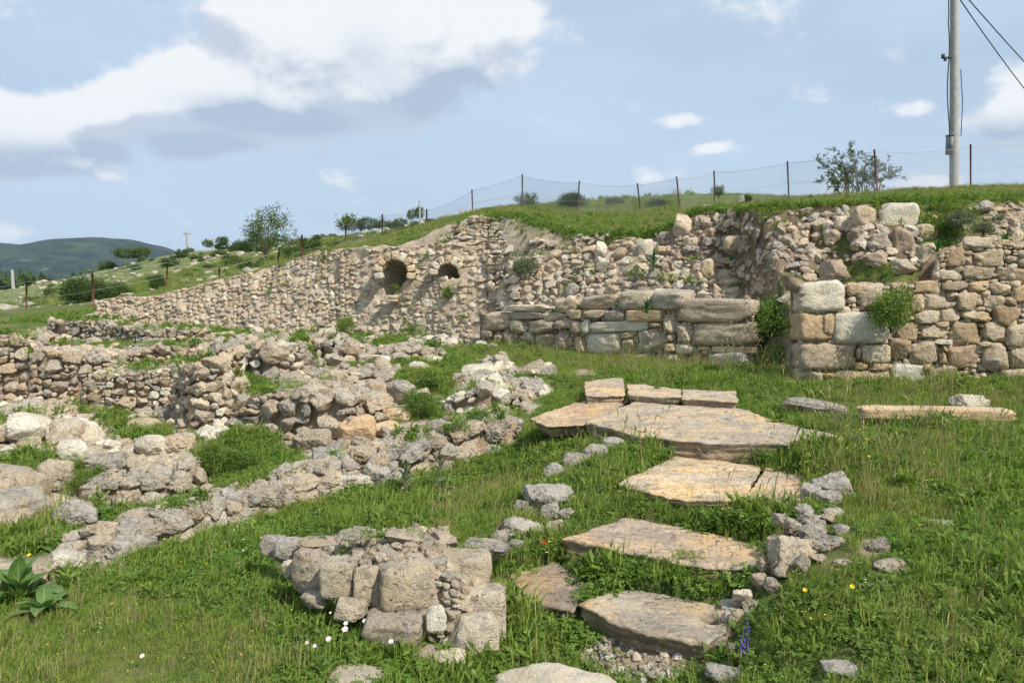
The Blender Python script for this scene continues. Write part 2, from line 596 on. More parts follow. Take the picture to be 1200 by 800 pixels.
MAT['niche'] = stone_mat('niche_shade_tone', [(.42, .29, .20)], 0.0, 0.3, 0.7)  # darker brown that puts niche shade into the colour; assigned to no mesh


def slab_mat():
    m, b, p = new_mat('slab_stone', 0.85, 0.2)
    g = b.n('ShaderNodeNewGeometry')
    pos = g.outputs['Position']
    mp = b.n('ShaderNodeMapping')
    mp.inputs['Scale'].default_value = (1, 1.3, 2.5)
    mp.inputs['Rotation'].default_value = (0, 0, 0.25)
    b.l(pos, mp.inputs[0])
    oi = b.n('ShaderNodeObjectInfo')
    va = b.n('ShaderNodeVectorMath', operation='ADD')
    cx = b.n('ShaderNodeCombineXYZ')
    b.l(b.math('MULTIPLY', oi.outputs['Random'], 40.0), cx.inputs[0])
    b.l(b.math('MULTIPLY', oi.outputs['Random'], 23.0), cx.inputs[2])
    b.l(mp.outputs[0], va.inputs[0])
    b.l(cx.outputs[0], va.inputs[1])
    v = va.outputs[0]
    ocol = oi.outputs['Color']
    a = b.noise(v, 1.6, 5, 0.65, 0.5)
    c = b.mix(b.smooth(a, 0.40, 0.62), (.40, .325, .25), (.60, .42, .22))
    c = b.mix(b.smooth(b.noise(v, 4.5, 6, 0.68, 0.6), 0.48, 0.64), c, (.52, .43, .31))
    c = b.mix(b.math('MULTIPLY', b.smooth(b.noise(v, 2.7, 5, 0.7, 0.4), 0.48, 0.62), 0.8), c, (.30, .26, .22))
    c = b.mix(b.math('MULTIPLY', b.smooth(b.noise(v, 17, 6, 0.75, 0.5), 0.52, 0.62), 0.8), c, (.14, .11, .085))
    c = b.mix(b.math('MULTIPLY', b.smooth(b.noise(v, 26, 5, 0.7, 0.5), 0.57, 0.66), 0.6), c, (.66, .58, .46))
    c = b.mix(b.math('MULTIPLY', b.smooth(b.noise(pos, 55, 4, .7), .55, .66), .75), c, (.09, .07, .055))
    lic = b.math('MULTIPLY', b.smooth(b.noise(v, 3.3, 7, .75, .3), .55, .62), .65)
    c = b.mix(lic, c, (.43, .41, .36))
    c = b.mix(1.0, c, ocol, 'MULTIPLY')
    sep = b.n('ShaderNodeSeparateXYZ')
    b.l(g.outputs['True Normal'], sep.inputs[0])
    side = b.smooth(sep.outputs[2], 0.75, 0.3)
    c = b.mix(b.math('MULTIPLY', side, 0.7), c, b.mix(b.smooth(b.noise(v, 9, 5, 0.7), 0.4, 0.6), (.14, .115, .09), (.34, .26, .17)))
    b.l(c, p.inputs['Base Color'])
    bp = b.n('ShaderNodeBump')
    bp.inputs['Strength'].default_value = 0.9
    bp.inputs['Distance'].default_value = 0.02
    b.l(b.math('ADD', b.noise(v, 20, 8, 0.75, 0.4), b.math('MULTIPLY', b.noise(v, 5, 4, 0.6), 1.2)), bp.inputs['Height'])
    b.l(bp.outputs[0], p.inputs['Normal'])
    return m


MAT['slab'] = slab_mat()


def leaf_mat(name, c1, c2, trans=0.35, yellow=(.20, .19, .05), yamt=0.25):
    m = bpy.data.materials.new(name)
    m.use_nodes = True
    t = m.node_tree
    t.nodes.clear()
    b = NB(t)
    out = b.n('ShaderNodeOutputMaterial')
    oi = b.n('ShaderNodeObjectInfo')
    g = b.n('ShaderNodeNewGeometry')
    c = b.mix(oi.outputs['Random'], c1, c2)
    pn = b.noise(g.outputs['Position'], 0.9, 4, 0.6)
    c = b.mix(b.math('MULTIPLY', b.smooth(pn, 0.42, 0.68), yamt), c, yellow)
    pr = b.noise(g.outputs['Position'], 19.0, 2, 0.5)
    c = b.mix(b.smooth(pr, 0.3, 0.75), b.mix(1.0, c, (.72, .75, .7), 'MULTIPLY'), b.mix(1.0, c, (1.25, 1.2, 1.2), 'MULTIPLY'))
    d = b.n('ShaderNodeBsdfPrincipled')
    d.inputs['Roughness'].default_value = 0.6
    d.inputs['Specular IOR Level'].default_value = 0.25
    b.l(c, d.inputs['Base Color'])
    tr = b.n('ShaderNodeBsdfTranslucent')
    b.l(b.mix(1.0, c, (1.15, 1.3, 0.6), 'MULTIPLY'), tr.inputs[0])
    mx = b.n('ShaderNodeMixShader')
    mx.inputs[0].default_value = trans
    b.l(d.outputs[0], mx.inputs[1])
    b.l(tr.outputs[0], mx.inputs[2])
    b.l(mx.outputs[0], out.inputs[0])
    return m


MAT['grass'] = leaf_mat('grass_blade', (.18, .265, .045), (.25, .325, .07), 0.4, (.32, .30, .09), 0.35)
MAT['dry'] = leaf_mat('dry_grass', (.36, .30, .15), (.28, .25, .11), 0.2)
MAT['clover'] = leaf_mat('clover_leaf', (.105, .205, .03), (.175, .285, .048), 0.38, (.22, .27, .06), 0.3)
MAT['weed'] = leaf_mat('weed_leaf', (.12, .21, .035), (.20, .285, .06), 0.35)
MAT['shrub'] = leaf_mat('shrub_leaf', (.055, .105, .022), (.09, .15, .035), 0.25, (.11, .13, .04), 0.3)
MAT['shrubl'] = leaf_mat('light_shrub_leaf', (.085, .135, .035), (.12, .17, .05), 0.3)
MAT['greyleaf'] = leaf_mat('grey_green_leaf', (.15, .19, .11), (.19, .23, .15), 0.2)


def veined(name, c1, c2):
    m = leaf_mat(name, c1, c2, 0.3, (.16, .22, .06), 0.3)
    b = NB(m.node_tree)
    d = next(n for n in m.node_tree.nodes if n.type == 'BSDF_PRINCIPLED')
    src_ = d.inputs['Base Color'].links[0].from_socket
    tc = b.n('ShaderNodeTexCoord')
    sp = b.n('ShaderNodeSeparateXYZ')
    b.l(tc.outputs['Object'], sp.inputs[0])
    ax = b.math('ABSOLUTE', sp.outputs[0])
    mid = b.smooth(ax, .016, .004)
    vn = b.math('FRACT', b.math('MULTIPLY', b.math('SUBTRACT', sp.outputs[1], b.math('MULTIPLY', ax, 1.3)), 11.0))
    side = b.math('MULTIPLY', b.smooth(b.math('ABSOLUTE', b.math('SUBTRACT', vn, .5)), .10, .02), .5)
    c = b.mix(b.math('MAXIMUM', mid, side), src_, (.26, .34, .14))
    b.l(b.mix(b.math('MULTIPLY', b.smooth(b.noise(tc.outputs['Object'], 9, 4, .7), .60, .70), .6), c, (.22, .18, .08)), d.inputs['Base Color'])
    return m


MAT['broad'] = veined('broad_leaf', (.085, .17, .04), (.12, .22, .055))
MAT['rosette'] = leaf_mat('rosette_leaf', (.05, .12, .03), (.07, .15, .04), 0.25, (.09, .15, .04), 0.2)


def flat_mat(name, c, rough=0.7, spec=0.2, noise=None, metal=0.0):
    m, b, p = new_mat(name, rough, spec)
    p.inputs['Metallic'].default_value = metal
    if noise:
        g = b.n('ShaderNodeTexCoord')
        f = b.smooth(b.noise(g.outputs['Object'], noise[1], 5, 0.65), 0.35, 0.65)
        b.l(b.mix(f, c, noise[0]), p.inputs['Base Color'])
    else:
        p.inputs['Base Color'].default_value = (*c, 1)
    return m


MAT['bark'] = flat_mat('bark', (.14, .11, .085), 0.9, 0.1, ((.24, .20, .16), 20))
MAT['rust'] = flat_mat('rusty_steel', (.16, .065, .035), 0.85, 0.2, ((.08, .045, .035), 14))
MAT['darkpost'] = flat_mat('dark_steel', (.055, .05, .05), 0.7, 0.3, ((.13, .075, .055), 12))
MAT['redpost'] = flat_mat('red_painted_steel', (.24, .05, .045), 0.6, 0.3, ((.13, .05, .04), 9))
MAT['wire'] = flat_mat('galvanised_wire', (.45, .46, .48), 0.5, 0.4, metal=0.2)
MAT['cable'] = flat_mat('black_cable', (.05, .055, .065), 0.6)
MAT['concrete'] = flat_mat('pole_concrete', (.42, .41, .38), 0.85, 0.2, ((.33, .32, .30), 7))
MAT['box'] = flat_mat('meter_box', (.12, .13, .145), 0.5, 0.4, ((.18, .19, .20), 12))
MAT['yellow'] = flat_mat('yellow_petal', (.70, .52, .03), 0.6)
MAT['white'] = flat_mat('white_petal', (.75, .73, .70), 0.6)
MAT['pink'] = flat_mat('pale_pink_petal', (.72, .55, .60), 0.6, 0.2, ((.80, .74, .75), 40))
MAT['red'] = flat_mat('red_petal', (.50, .012, .012), 0.55)
MAT['purple'] = flat_mat('purple_petal', (.09, .06, .33), 0.6)
MAT['stem'] = flat_mat('plant_stem', (.12, .17, .05), 0.7)


def ground_mat():
    m, b, p = new_mat('ground_soil', 0.95, 0.1)
    g = b.n('ShaderNodeNewGeometry')
    pos = g.outputs['Position']
    at_ = b.n('ShaderNodeAttribute', attribute_name='cover')
    sp = b.n('ShaderNodeSeparateColor')
    b.l(at_.outputs['Color'], sp.inputs[0])
    gr, so, fa = sp.outputs          # green amount, soil amount, far amount
    n1 = b.noise(pos, 2.2, 6, 0.65)
    n2 = b.noise(pos, 16, 6, 0.7)
    dust = b.mix(b.smooth(n1, 0.35, 0.65), (.44, .365, .275), (.56, .48, .37))
    dust = b.mix(b.smooth(n2, 0.45, 0.65), dust, (.25, .21, .165))
    dust = b.mix(b.math('MULTIPLY', b.smooth(b.noise(pos, 45, 3, 0.6), 0.58, 0.66), 0.8), dust, (.55, .48, .38))
    soil = b.mix(b.smooth(n2, 0.35, 0.65), (.27, .195, .135), (.40, .30, .215))
    soil = b.mix(b.smooth(b.noise(pos, 7, 6, 0.75), 0.5, 0.66), soil, (.17, .115, .08))
    green = b.mix(b.smooth(n2, 0.35, 0.65), (.05, .08, .02), (.11, .15, .04))
    green = b.mix(b.smooth(n1, 0.45, 0.7), green, (.17, .165, .06))
    soil = b.mix(at_.outputs['Alpha'], soil, b.mix(b.smooth(n2, .35, .65), (.065, .045, .03), (.17, .12, .08)))
    c = b.mix(so, dust, soil)
    c = b.mix(gr, c, green)
    # far hillside: green turf with grey rock patches
    nf = b.noise(pos, 0.35, 7, 0.7)
    nf2 = b.noise(pos, 1.4, 6, 0.72)
    hillc = b.mix(b.smooth(nf2, 0.38, 0.62), (.085, .115, .032), (.19, .21, .08))
    hillc = b.mix(b.math('MULTIPLY', b.smooth(nf, 0.57, 0.65), .6), hillc, (.25, .235, .19))
    hillc = b.mix(b.math('MULTIPLY', b.smooth(nf2, 0.56, 0.64), 0.6), hillc, (.33, .31, .27))
    c = b.mix(fa, c, hillc)
    b.l(c, p.inputs['Base Color'])
    bp = b.n('ShaderNodeBump')
    bp.inputs['Strength'].default_value = 0.8
    bp.inputs['Distance'].default_value = 0.04
    b.l(b.math('ADD', n2, b.math('MULTIPLY', b.noise(pos, 60, 4, 0.65), 0.4)), bp.inputs['Height'])
    b.l(bp.outputs[0], p.inputs['Normal'])
    return m


MAT['ground'] = ground_mat()

# ------------------------------------------------------------------ cover map: where the turf grows
RUIN = np.array([(-150, 376), (90, 372), (120, 384), (400, 396), (560, 398), (600, 405), (655, 440), (640, 475), (600, 512), (550, 532), (460, 562), (400, 575), (250, 628), (120, 668), (20, 690), (-150, 700)], float)
GREEN = [(165, 395, 30, 9), (120, 408, 60, 8), (120, 484, 34, 14), (290, 450, 26, 26), (480, 415, 60, 9), (560, 415, 50, 10), (495, 445, 30, 32), (520, 430, 40, 15), (440, 398, 36, 9),
         (50, 548, 55, 14), (30, 625, 50, 28), (145, 600, 50, 12), (285, 520, 50, 32), (270, 562, 70, 12), (320, 540, 40, 22), (500, 480, 36, 14), (430, 421, 36, 9),
         (320, 478, 14, 14), (155, 505, 46, 9), (0, 460, 30, 10), (340, 430, 16, 12), (90, 562, 20, 14), (250, 545, 30, 22), (190, 582, 60, 6), (560, 468, 30, 9), (15, 492, 26, 8), (230, 400, 50, 6),
         (600, 485, 20, 10), (620, 420, 40, 12), (215, 380, 60, 5), (650, 460, 30, 14), (85, 505, 30, 8), (380, 480, 25, 6)]
BANKG = [(905, 378, 26, 28), (1010, 322, 70, 14), (1105, 285, 26, 26), (1110, 252, 60, 14), (745, 290, 18, 26), (1060, 322, 44, 9), (605, 298, 70, 5), (720, 300, 20, 20), (1130, 262, 40, 16), (985, 285, 22, 12), (930, 330, 26, 10), (1100, 235, 90, 9),
         (700, 262, 90, 12), (615, 320, 18, 8), (1190, 285, 14, 5), (870, 300, 18, 6), (820, 350, 20, 10)]
BARE = [(735, 775, 75, 30), (770, 745, 40, 12), (1022, 642, 14, 12), (1075, 625, 14, 6), (690, 437, 22, 8), (985, 665, 10, 5)]


def ell(px, py, L, soft=0.35):
    r = np.zeros(np.shape(px))
    for (x, y, a, c) in L:
        q = np.sqrt(((px - x) / a) ** 2 + ((py - y) / c) ** 2)
        r = np.maximum(r, np.clip((1 + soft - q) / (2 * soft), 0, 1))
    return r


def cover(x, y, z):
    """green, soil"""
    px, py, _ = proj(np.stack([x, y, z], -1))
    P = np.stack([x, y], -1)
    nz = fbm(P * 1.7, 4)
    jx, jy = px + 16 * fbm(P * 3.1 + 4, 3), py + 6 * fbm(P * 3.7 + 8, 3)
    t = bank_t(x, y)
    ruin = inpoly(jx, jy, RUIN) & (t < 0.25)
    bank = (t > -0.02) & (t < 0.97 + 0.1 * nz) & (x > -12)
    low = 1.0 - 0.95 * ell(jx, jy, BARE)
    rg = np.clip(ell(jx, jy, GREEN) + np.clip(nz * 1.7 - 0.42, 0, 0.8), 0, 1)
    bg = np.clip(ell(jx, jy, BANKG) + np.clip(nz * 1.4 - 0.75, 0, .5), 0, 1)
    g = np.where(bank, bg, np.where(ruin, rg, low))
    # far left, beyond the frame and the low wall, keep turf
    g = np.where((x < -12) | (y < 2.5), 1.0, g)
    s = np.where(bank & (x > 1.0), 1.0, np.where(bank, 0.4, np.where(ruin, 0.05, 0.8)))
    hum = np.clip((t - .52) / .15, 0, 1) * bank * (x > 1.0) * np.clip(.65 + nz, 0, 1)
    return g, s, hum

# ------------------------------------------------------------------ stones
_ico = {}


def ico(sub):
    if sub not in _ico:
        bm = bmesh.new()
        bmesh.ops.create_icosphere(bm, subdivisions=sub, radius=1)
        V = np.array([v.co[:] for v in bm.verts])
        Fc = np.array([[v.index for v in f.verts] for f in bm.faces], np.int32)
        bm.free()
        _ico[sub] = (V / np.linalg.norm(V, axis=1, keepdims=True), Fc)
    return _ico[sub]


def stone_geo(seed, sub=3, p=4.0, cuts=7, a1=.10, a2=.035, pits=0.0, cutd=(.72, .95), chips=.0):
    """a rounded block, warped, split along flat faces, then weathered"""
    r = np.random.default_rng(seed)
    V, Fc = ico(sub)
    off = r.uniform(0, 50, 3)
    U = V
    V = V / (np.abs(V) ** p).sum(1, keepdims=True) ** (1 / p)
    V = V * (1 + a1 * fbm(U * 1.2 + off, 2))[:, None]
    for _ in range(cuts):
        n = r.normal(size=3)
        n /= np.linalg.norm(n)
        s = V @ n
        d = s.max() * r.uniform(*cutd)
        V = V - np.maximum(s - d, 0)[:, None] * n[None, :] * 0.97
    nrm = V / (np.linalg.norm(V, axis=1, keepdims=True) + 1e-9)
    rid = lambda q: 1 - 2 * np.abs(fbm(q, 4, .6))
    disp = a2 * fbm(V * 2.6 + off, 4, .6) - a2 * 1.2 * np.clip(rid(V * 2.1 + off * 1.7) - .72, 0, 1) * 3
    if pits:
        q = fbm(V * 3.4 + off * 2, 5, 0.66)
        disp = disp - pits * np.clip(np.abs(q) * -5.0 + 0.75, 0, 1) - pits * .8 * np.clip(fbm(V * 7.5 + off, 4, .7) * 2.4 - .15, 0, 1)
    V = V + nrm * disp[:, None]
    mn, mx = V.min(0), V.max(0)
    V = (V - (mn + mx) / 2) / (mx - mn)
    return V, Fc


LIBS = {}
GEO = {}


def lib(key, n, **kw):
    LIBS[key] = []
    for i in range(n):
        V, Fc = stone_geo(100 * len(LIBS) + i, **kw)
        LIBS[key].append(mesh_np(key, V, Fc, MAT['wall']))


lib('ashlar', 10, sub=4, p=8.0, cuts=5, a1=.07, a2=.06, cutd=(.84, .96), pits=.03)
lib('block', 14, sub=4, p=4.5, cuts=12, a1=.14, a2=.08, cutd=(.68, .93), pits=.03)
lib('round', 12, sub=4, p=3.0, cuts=12, a1=.16, a2=.08, cutd=(.66, .92), pits=.04)
lib('rubble', 16, sub=4, p=2.8, cuts=16, a1=.22, a2=.10, cutd=(.50, .88), pits=.05)
lib('crag', 10, sub=5, p=3.0, cuts=13, a1=.22, a2=.10, pits=.06, cutd=(.60, .9))
lib('big', 8, sub=5, p=4.0, cuts=12, a1=.12, a2=.06, pits=.035, cutd=(.72, .95))
LOWG = {}
for _k, (_p, _c, _cd) in {'block': (6, 6, (.78, .95)), 'round': (3, 8, (.72, .93)), 'rubble': (2.6, 10, (.58, .9))}.items():
    LOWG[_k] = [stone_geo(900 + i, 2, _p, _c, .15, .07, cutd=_cd) for i in range(10)]


def rand_rot(rng, deg):
    a = rng.normal(size=3) * math.radians(deg)
    return Euler(a).to_matrix()


def put_stone(lb, parent, loc, ux, uy, uz, s, mat=None, name='stone', rng=RNG, **kw):
    me = LIBS[lb][int(rng.integers(len(LIBS[lb])))]
    if rng.random() < .5:
        ux = -ux
    if rng.random() < .5 and abs(s[0] - s[2]) < 9:
        uz = -uz
    o = link(name, me, parent, frame(loc, ux, uy, uz, s), **kw)
    if mat:
        o.material_slots[0].link = 'OBJECT'
        o.material_slots[0].material = MAT[mat]
    return o


class Stuff:
    """gathers many small pieces into one mesh of kind stuff"""
    def __init__(s):
        s.V, s.F, s.T, s.n = [], [], [], 0

    def add(s, geo, loc, ux, uy, uz, sc, tone):
        V, Fc = geo
        R = np.stack([np.asarray(ux) * sc[0], np.asarray(uy) * sc[1], np.asarray(uz) * sc[2]], 0)
        s.V.append(V @ R + np.asarray(loc))
        s.F.append(Fc + s.n)
        s.n += len(V)
        s.T.append(np.full(len(V), tone))

    def build(s, name, mat, parent=None, **kw):
        if not s.V:
            return None
        me = mesh_np(name, np.concatenate(s.V), np.concatenate(s.F), MAT[mat])
        a = me.attributes.new('tone', 'FLOAT', 'POINT')
        a.data.foreach_set('value', np.concatenate(s.T).astype(np.float32))
        if parent is not None:
            me.transform(Matrix.Translation(-parent.location))
            o = bpy.data.objects.new(name, me)
            COL.objects.link(o)
            o.parent = parent
            return tag(o, kind='stuff')
        return link(name, me, kind='stuff', **kw)


def pack(L, hf, wmin, wmax, asp=(.5, .9), rng=RNG, res=None):
    """lays stones from the bottom up, always in the lowest gap, as a mason does"""
    res = res or wmin / 4
    n = max(4, int(L / res))
    us = (np.arange(n) + .5) * L / n
    top = np.array([hf(u) for u in us])
    sky = np.zeros(n)
    out = []
    guard = 0
    while guard < 20000:
        guard += 1
        rem = np.where(sky < top - wmin * 0.25, sky, 1e9)
        i = int(rem.argmin())
        if rem[i] > 1e8:
            break
        big = rng.random() < .14
        w = rng.uniform(wmin, wmax) * (1.35 if big else 1)
        k = max(2, int(w / res))
        i0 = i
        while i0 > 0 and abs(sky[i0 - 1] - sky[i]) < wmin * .12 and i - i0 < k:
            i0 -= 1
        j = i0
        lim = sky[i] + wmin * .22
        while j < n and j - i0 < k and sky[j] <= lim:
            j += 1
        if j - i0 < max(2, k * .3):
            # narrow slot: fill with a chip
            hh = wmin * rng.uniform(.2, .45)
            if j - i0 < 1:
                j = i0 + 1
            b0 = sky[i0:j].mean()
            out.append((us[i0:j].mean(), b0 + hh / 2, (j - i0) * L / n * 1.1, hh))
            sky[i0:j] = b0 + hh
            continue
        b0 = sky[i0:j].mean()
        ww = (j - i0) * L / n
        hh = min(ww, w) * rng.uniform(*asp)
        hh = min(max(hh, wmin * .35), wmax * 1.1)
        room = top[i0:j].mean() - b0
        if hh > room * 1.15:
            hh = max(room, wmin * .25)
        out.append((us[i0:j].mean(), b0 + hh / 2, ww, hh))
        sky[i0:j] = b0 + hh
    return out


class Patch:
    def __init__(s, cols, closed=False):
        s.C = np.array(cols, float)                     # (n, K, 3)
        n, K, _ = s.C.shape
        seg = np.linalg.norm(np.diff(s.C, axis=1), axis=2)
        s.hl = seg.sum(1)
        fr = np.concatenate([[0], np.cumsum(seg.mean(0))])
        s.t = fr / fr[-1]
        mid = s.C[:, 0] * .5 + s.C[:, min(1, K - 1)] * .5
        d = np.linalg.norm(np.diff(mid, axis=0), axis=1)
        s.u = np.concatenate([[0], np.cumsum(d)])
        s.L = s.u[-1]

    def height(s, u):
        return float(np.interp(u, s.u, s.hl))

    def pos(s, u, t):
        u, t = np.asarray(u, float), np.clip(np.asarray(t, float), 0, 1)
        n, K, _ = s.C.shape
        i = np.clip(np.searchsorted(s.u, u, 'right') - 1, 0, n - 2)
        k = np.clip(np.searchsorted(s.t, t, 'right') - 1, 0, K - 2)
        a = ((u - s.u[i]) / (s.u[i + 1] - s.u[i]))[..., None]
        b = ((t - s.t[k]) / (s.t[k + 1] - s.t[k]))[..., None]
        C = s.C
        return (C[i, k] * (1 - a) + C[i + 1, k] * a) * (1 - b) + (C[i, k + 1] * (1 - a) + C[i + 1, k + 1] * a) * b

    def axes(s, u, t, e=.06):
        h = s.height(u)
        p0, p1 = s.pos(u - e, t), s.pos(u + e, t)
        q0, q1 = s.pos(u, t - e / h), s.pos(u, t + e / h)
        ux = p1 - p0
        ux /= np.linalg.norm(ux) + 1e-9
        uz = q1 - q0
        uz -= ux * (uz @ ux)
        uz /= np.linalg.norm(uz) + 1e-9
        uy = np.cross(uz, ux)                            # points inwards for ux right, uz up
        return ux, uy, uz


def core_mesh(P, parent, mat='core', inset=.10, res=.05, niche=None, amp=.05, name='core', occ=True):
    nu, nv = max(3, int(P.L / res)), max(3, int(P.hl.mean() / res))
    u = np.linspace(0, P.L, nu)
    t = np.linspace(0, 1, nv)
    U, T = np.meshgrid(u, t, indexing='ij')
    pos = P.pos(U, T)
    du = np.gradient(pos, axis=0)
    dt = np.gradient(pos, axis=1)
    nrm = np.cross(dt, du)
    nrm /= np.linalg.norm(nrm, axis=2, keepdims=True) + 1e-9
    d = inset + amp * fbm(pos * 5, 3)
    if niche is not None:
        px, py, _ = proj(pos)
        for f in niche:
            d = np.where(f(px, py), f.depth, d)
    if occ:
        mark(pos[..., 0].ravel(), pos[..., 1].ravel(), 0)
    V = (pos + nrm * d[..., None]).reshape(-1, 3)
    idx = np.arange(nu * nv).reshape(nu, nv)
    Fc = np.stack([idx[:-1, :-1], idx[1:, :-1], idx[1:, 1:], idx[:-1, 1:]], -1).reshape(-1, 4)
    me = mesh_np(name, V - np.array(parent.location), Fc, MAT[mat])
    o = bpy.data.objects.new(name, me)
    COL.objects.link(o)
    o.parent = parent
    return o


def wall_core_child(parent, P, **kw):
    return core_mesh(P, parent, **kw)


def lay(P, parent, wmin, wmax, lb='rubble', mats=('rubble',), asp=(.5, .9), jit=.18, rot=7, depth=.8, proud=.0, limit=300,
        skip=None, minpx=6.5, fill=1.0, seed=1, fillers=0.0, name='stone', keep=1.0, grow=1.0):
    rng = np.random.default_rng(seed)
    items = pack(P.L, P.height, wmin, wmax, asp, rng)
    rec = []
    for (u, v, w, h) in items:
        hl = P.height(u)
        t = v / hl
        if t > 1.03:
            continue
        pos = P.pos(u, t)
        px, py, dep = proj(pos)
        if skip is not None and skip(px, py):
            continue
        if rng.random() > keep:
            continue
        rec.append((u, t, w, h, pos, max(w, h) * F / dep, px, py))
    for _ in range(int(fillers * len(rec))):
        u = rng.uniform(0, P.L)
        t = rng.uniform(0, 1)
        pos = P.pos(u, t)
        px, py, dep = proj(pos)
        if skip is not None and skip(px, py):
            continue
        w = wmin * rng.uniform(.3, .6)
        rec.append((u, t, w, w * .7, pos, w * F / dep * .5, px, py))
    on = sorted(range(len(rec)), key=lambda i: -rec[i][5] * (1 if -30 < rec[i][6] < 1230 and -30 < rec[i][7] < 830 else .2))
    objs = set([i for i in on[:limit] if rec[i][5] >= minpx])
    st = Stuff()
    for i, (u, t, w, h, pos, sz, px, py) in enumerate(rec):
        ux, uy, uz = P.axes(u, t)
        R = rand_rot(rng, rot)
        A = np.array(R) @ np.stack([ux, uy, uz], 1)
        ux, uy, uz = A[:, 0], A[:, 1], A[:, 2]
        d = depth * math.sqrt(w * h) * rng.uniform(.85, 1.2)
        off = uy * (d * .5 - proud - d * (.12 + jit * rng.uniform(-1, 1)))
        loc = pos + off
        g = grow * rng.uniform(.95, 1.1)
        s = (w * g, d, h * g)
        m = mats[int(rng.integers(len(mats)))]
        if i in objs:
            put_stone(lb, parent, loc, ux, uy, uz, s, m, name=name, rng=rng)
        else:
            l2 = lb if lb in LOWG else 'rubble'
            st.add(LOWG[l2][int(rng.integers(10))], loc, ux, uy, uz, s, rng.random())
    st.build('small_stones', mats[0], parent)
    return len(rec), len(objs)


def col(*p):
    return [at(*q) for q in p]


WEEDS = []


def weeds_on(P, per_m, t0, t1, thr=.05, seed=2):
    rng = np.random.default_rng(seed + len(WEEDS))
    n = int(P.L * per_m * 2.5)
    u, t = rng.uniform(0, P.L, n), rng.uniform(t0, t1, n)
    q = P.pos(u, t)
    ok = fbm(q[:, :2] * 2.3 + 40, 3) > thr
    WEEDS.append(q[ok])


def ridge(name, label, pts, width, wmin, wmax, lb='rubble', mats=('rubble',), cat='wall ruin', seed=1, batter=.06, core='core', cap=True, **kw):
    base = []
    for (px, pb, pt) in pts:
        g = hit(px, pb)
        base.append(g)
    base = np.array(base)
    tan = np.gradient(base[:, :2], axis=0)
    tan /= np.linalg.norm(tan, axis=1, keepdims=True)
    nrm = np.stack([-tan[:, 1], tan[:, 0]], 1)
    nrm[nrm[:, 1] < 0] *= -1
    nrm = nrm * .6 + np.array([0, .4])
    nrm /= np.linalg.norm(nrm, axis=1, keepdims=True)
    cols = []
    for (px, pb, pt), g, n in zip(pts, base, nrm):
        bt = g[:2] + n * width
        d = ray(px, pt)
        zt = CAMZ + d[2] * bt[1] / d[1]
        zt = max(zt, g[2] + .06)
        f1 = g[:2] + n * batter
        b1 = g[:2] + n * (width + batter)
        zb = float(H(b1[0], b1[1]))
        cols.append([[g[0], g[1], g[2] - .08], [f1[0], f1[1], zt - .04], [bt[0], bt[1], zt], [b1[0], b1[1], min(zb, zt) - .1]])
    cols = np.array(cols)
    if cap:
        ends = []
        for a, c in ((0, 1), (-1, -2)):
            dv = cols[a] - cols[c]
            dv = dv.mean(0)
            dv /= np.linalg.norm(dv)
            e = cols[a].copy()
            cen = e.mean(0)
            e[:, :2] = cen[:2] + (e[:, :2] - cen[:2]) * .45 + dv[:2] * width * .45
            zb = cols[a][:, 2].min()
            e[:, 2] = zb + (e[:, 2] - zb) * .15
            ends.append(e)
        cols = np.concatenate([ends[0][None], cols, ends[1][None]])
    # irregular crest
    P = Patch(cols)
    root = empty(name, (base[:, 0].mean(), base[:, 1].mean(), base[:, 2].mean()), label, cat)
    core_mesh(P, root, core, inset=min(.14, wmin * .7), amp=min(.05, wmin * .3))
    lay(P, root, wmin, wmax, lb, mats, seed=seed, **kw)
    weeds_on(P, 26 if wmin > .07 else 8, .30, .95)
    return root


def rock(x0, y0, x1, y1, lb, mat, label, Y=None, dfr=.8, sink=.12, yaw=0.0, tilt=0.0, name='boulder', cat='rock', parent=None, idx=None, hscale=1.0, group=None):
    cx = (x0 + x1) / 2
    if Y is None:
        g = hit(cx, y1 - (y1 - y0) * .08)
    else:
        g = at(cx, y1, Y)
    w = (x1 - x0) * g[1] / F
    d = w * dfr
    dr = ray(cx, (y0 + y1) / 2)
    th_ = math.atan2(-dr[2], dr[1])
    hp = (y1 - y0) * g[1] / F
    h = max((hp - d * math.sin(th_)) / math.cos(th_), .35 * hp) * hscale
    h *= 1 + sink
    R = Euler((math.radians(tilt), 0, math.radians(yaw))).to_matrix()
    A = np.array(R)
    loc = np.array([g[0], g[1] + d * .42, g[2] + h / 2 - sink * h])
    L = LIBS[lb]
    me = L[int(RNG.integers(len(L))) if idx is None else idx % len(L)]
    sgn = 1 if RNG.random() < .5 else -1
    o = link(name, me, parent, frame(loc, A[:, 0] * sgn, A[:, 1], A[:, 2], (w * 1.04, d, h)), label=label, cat=cat if parent is None else None, group=group)
    o.material_slots[0].link = 'OBJECT'
    o.material_slots[0].material = MAT[mat]
    if Y is None:
        rr = np.linspace(-.38, .38, 9)
        a, c = np.meshgrid(rr * w, rr * d)
        mark(loc[0] + a.ravel(), loc[1] + c.ravel(), 0)
    return o


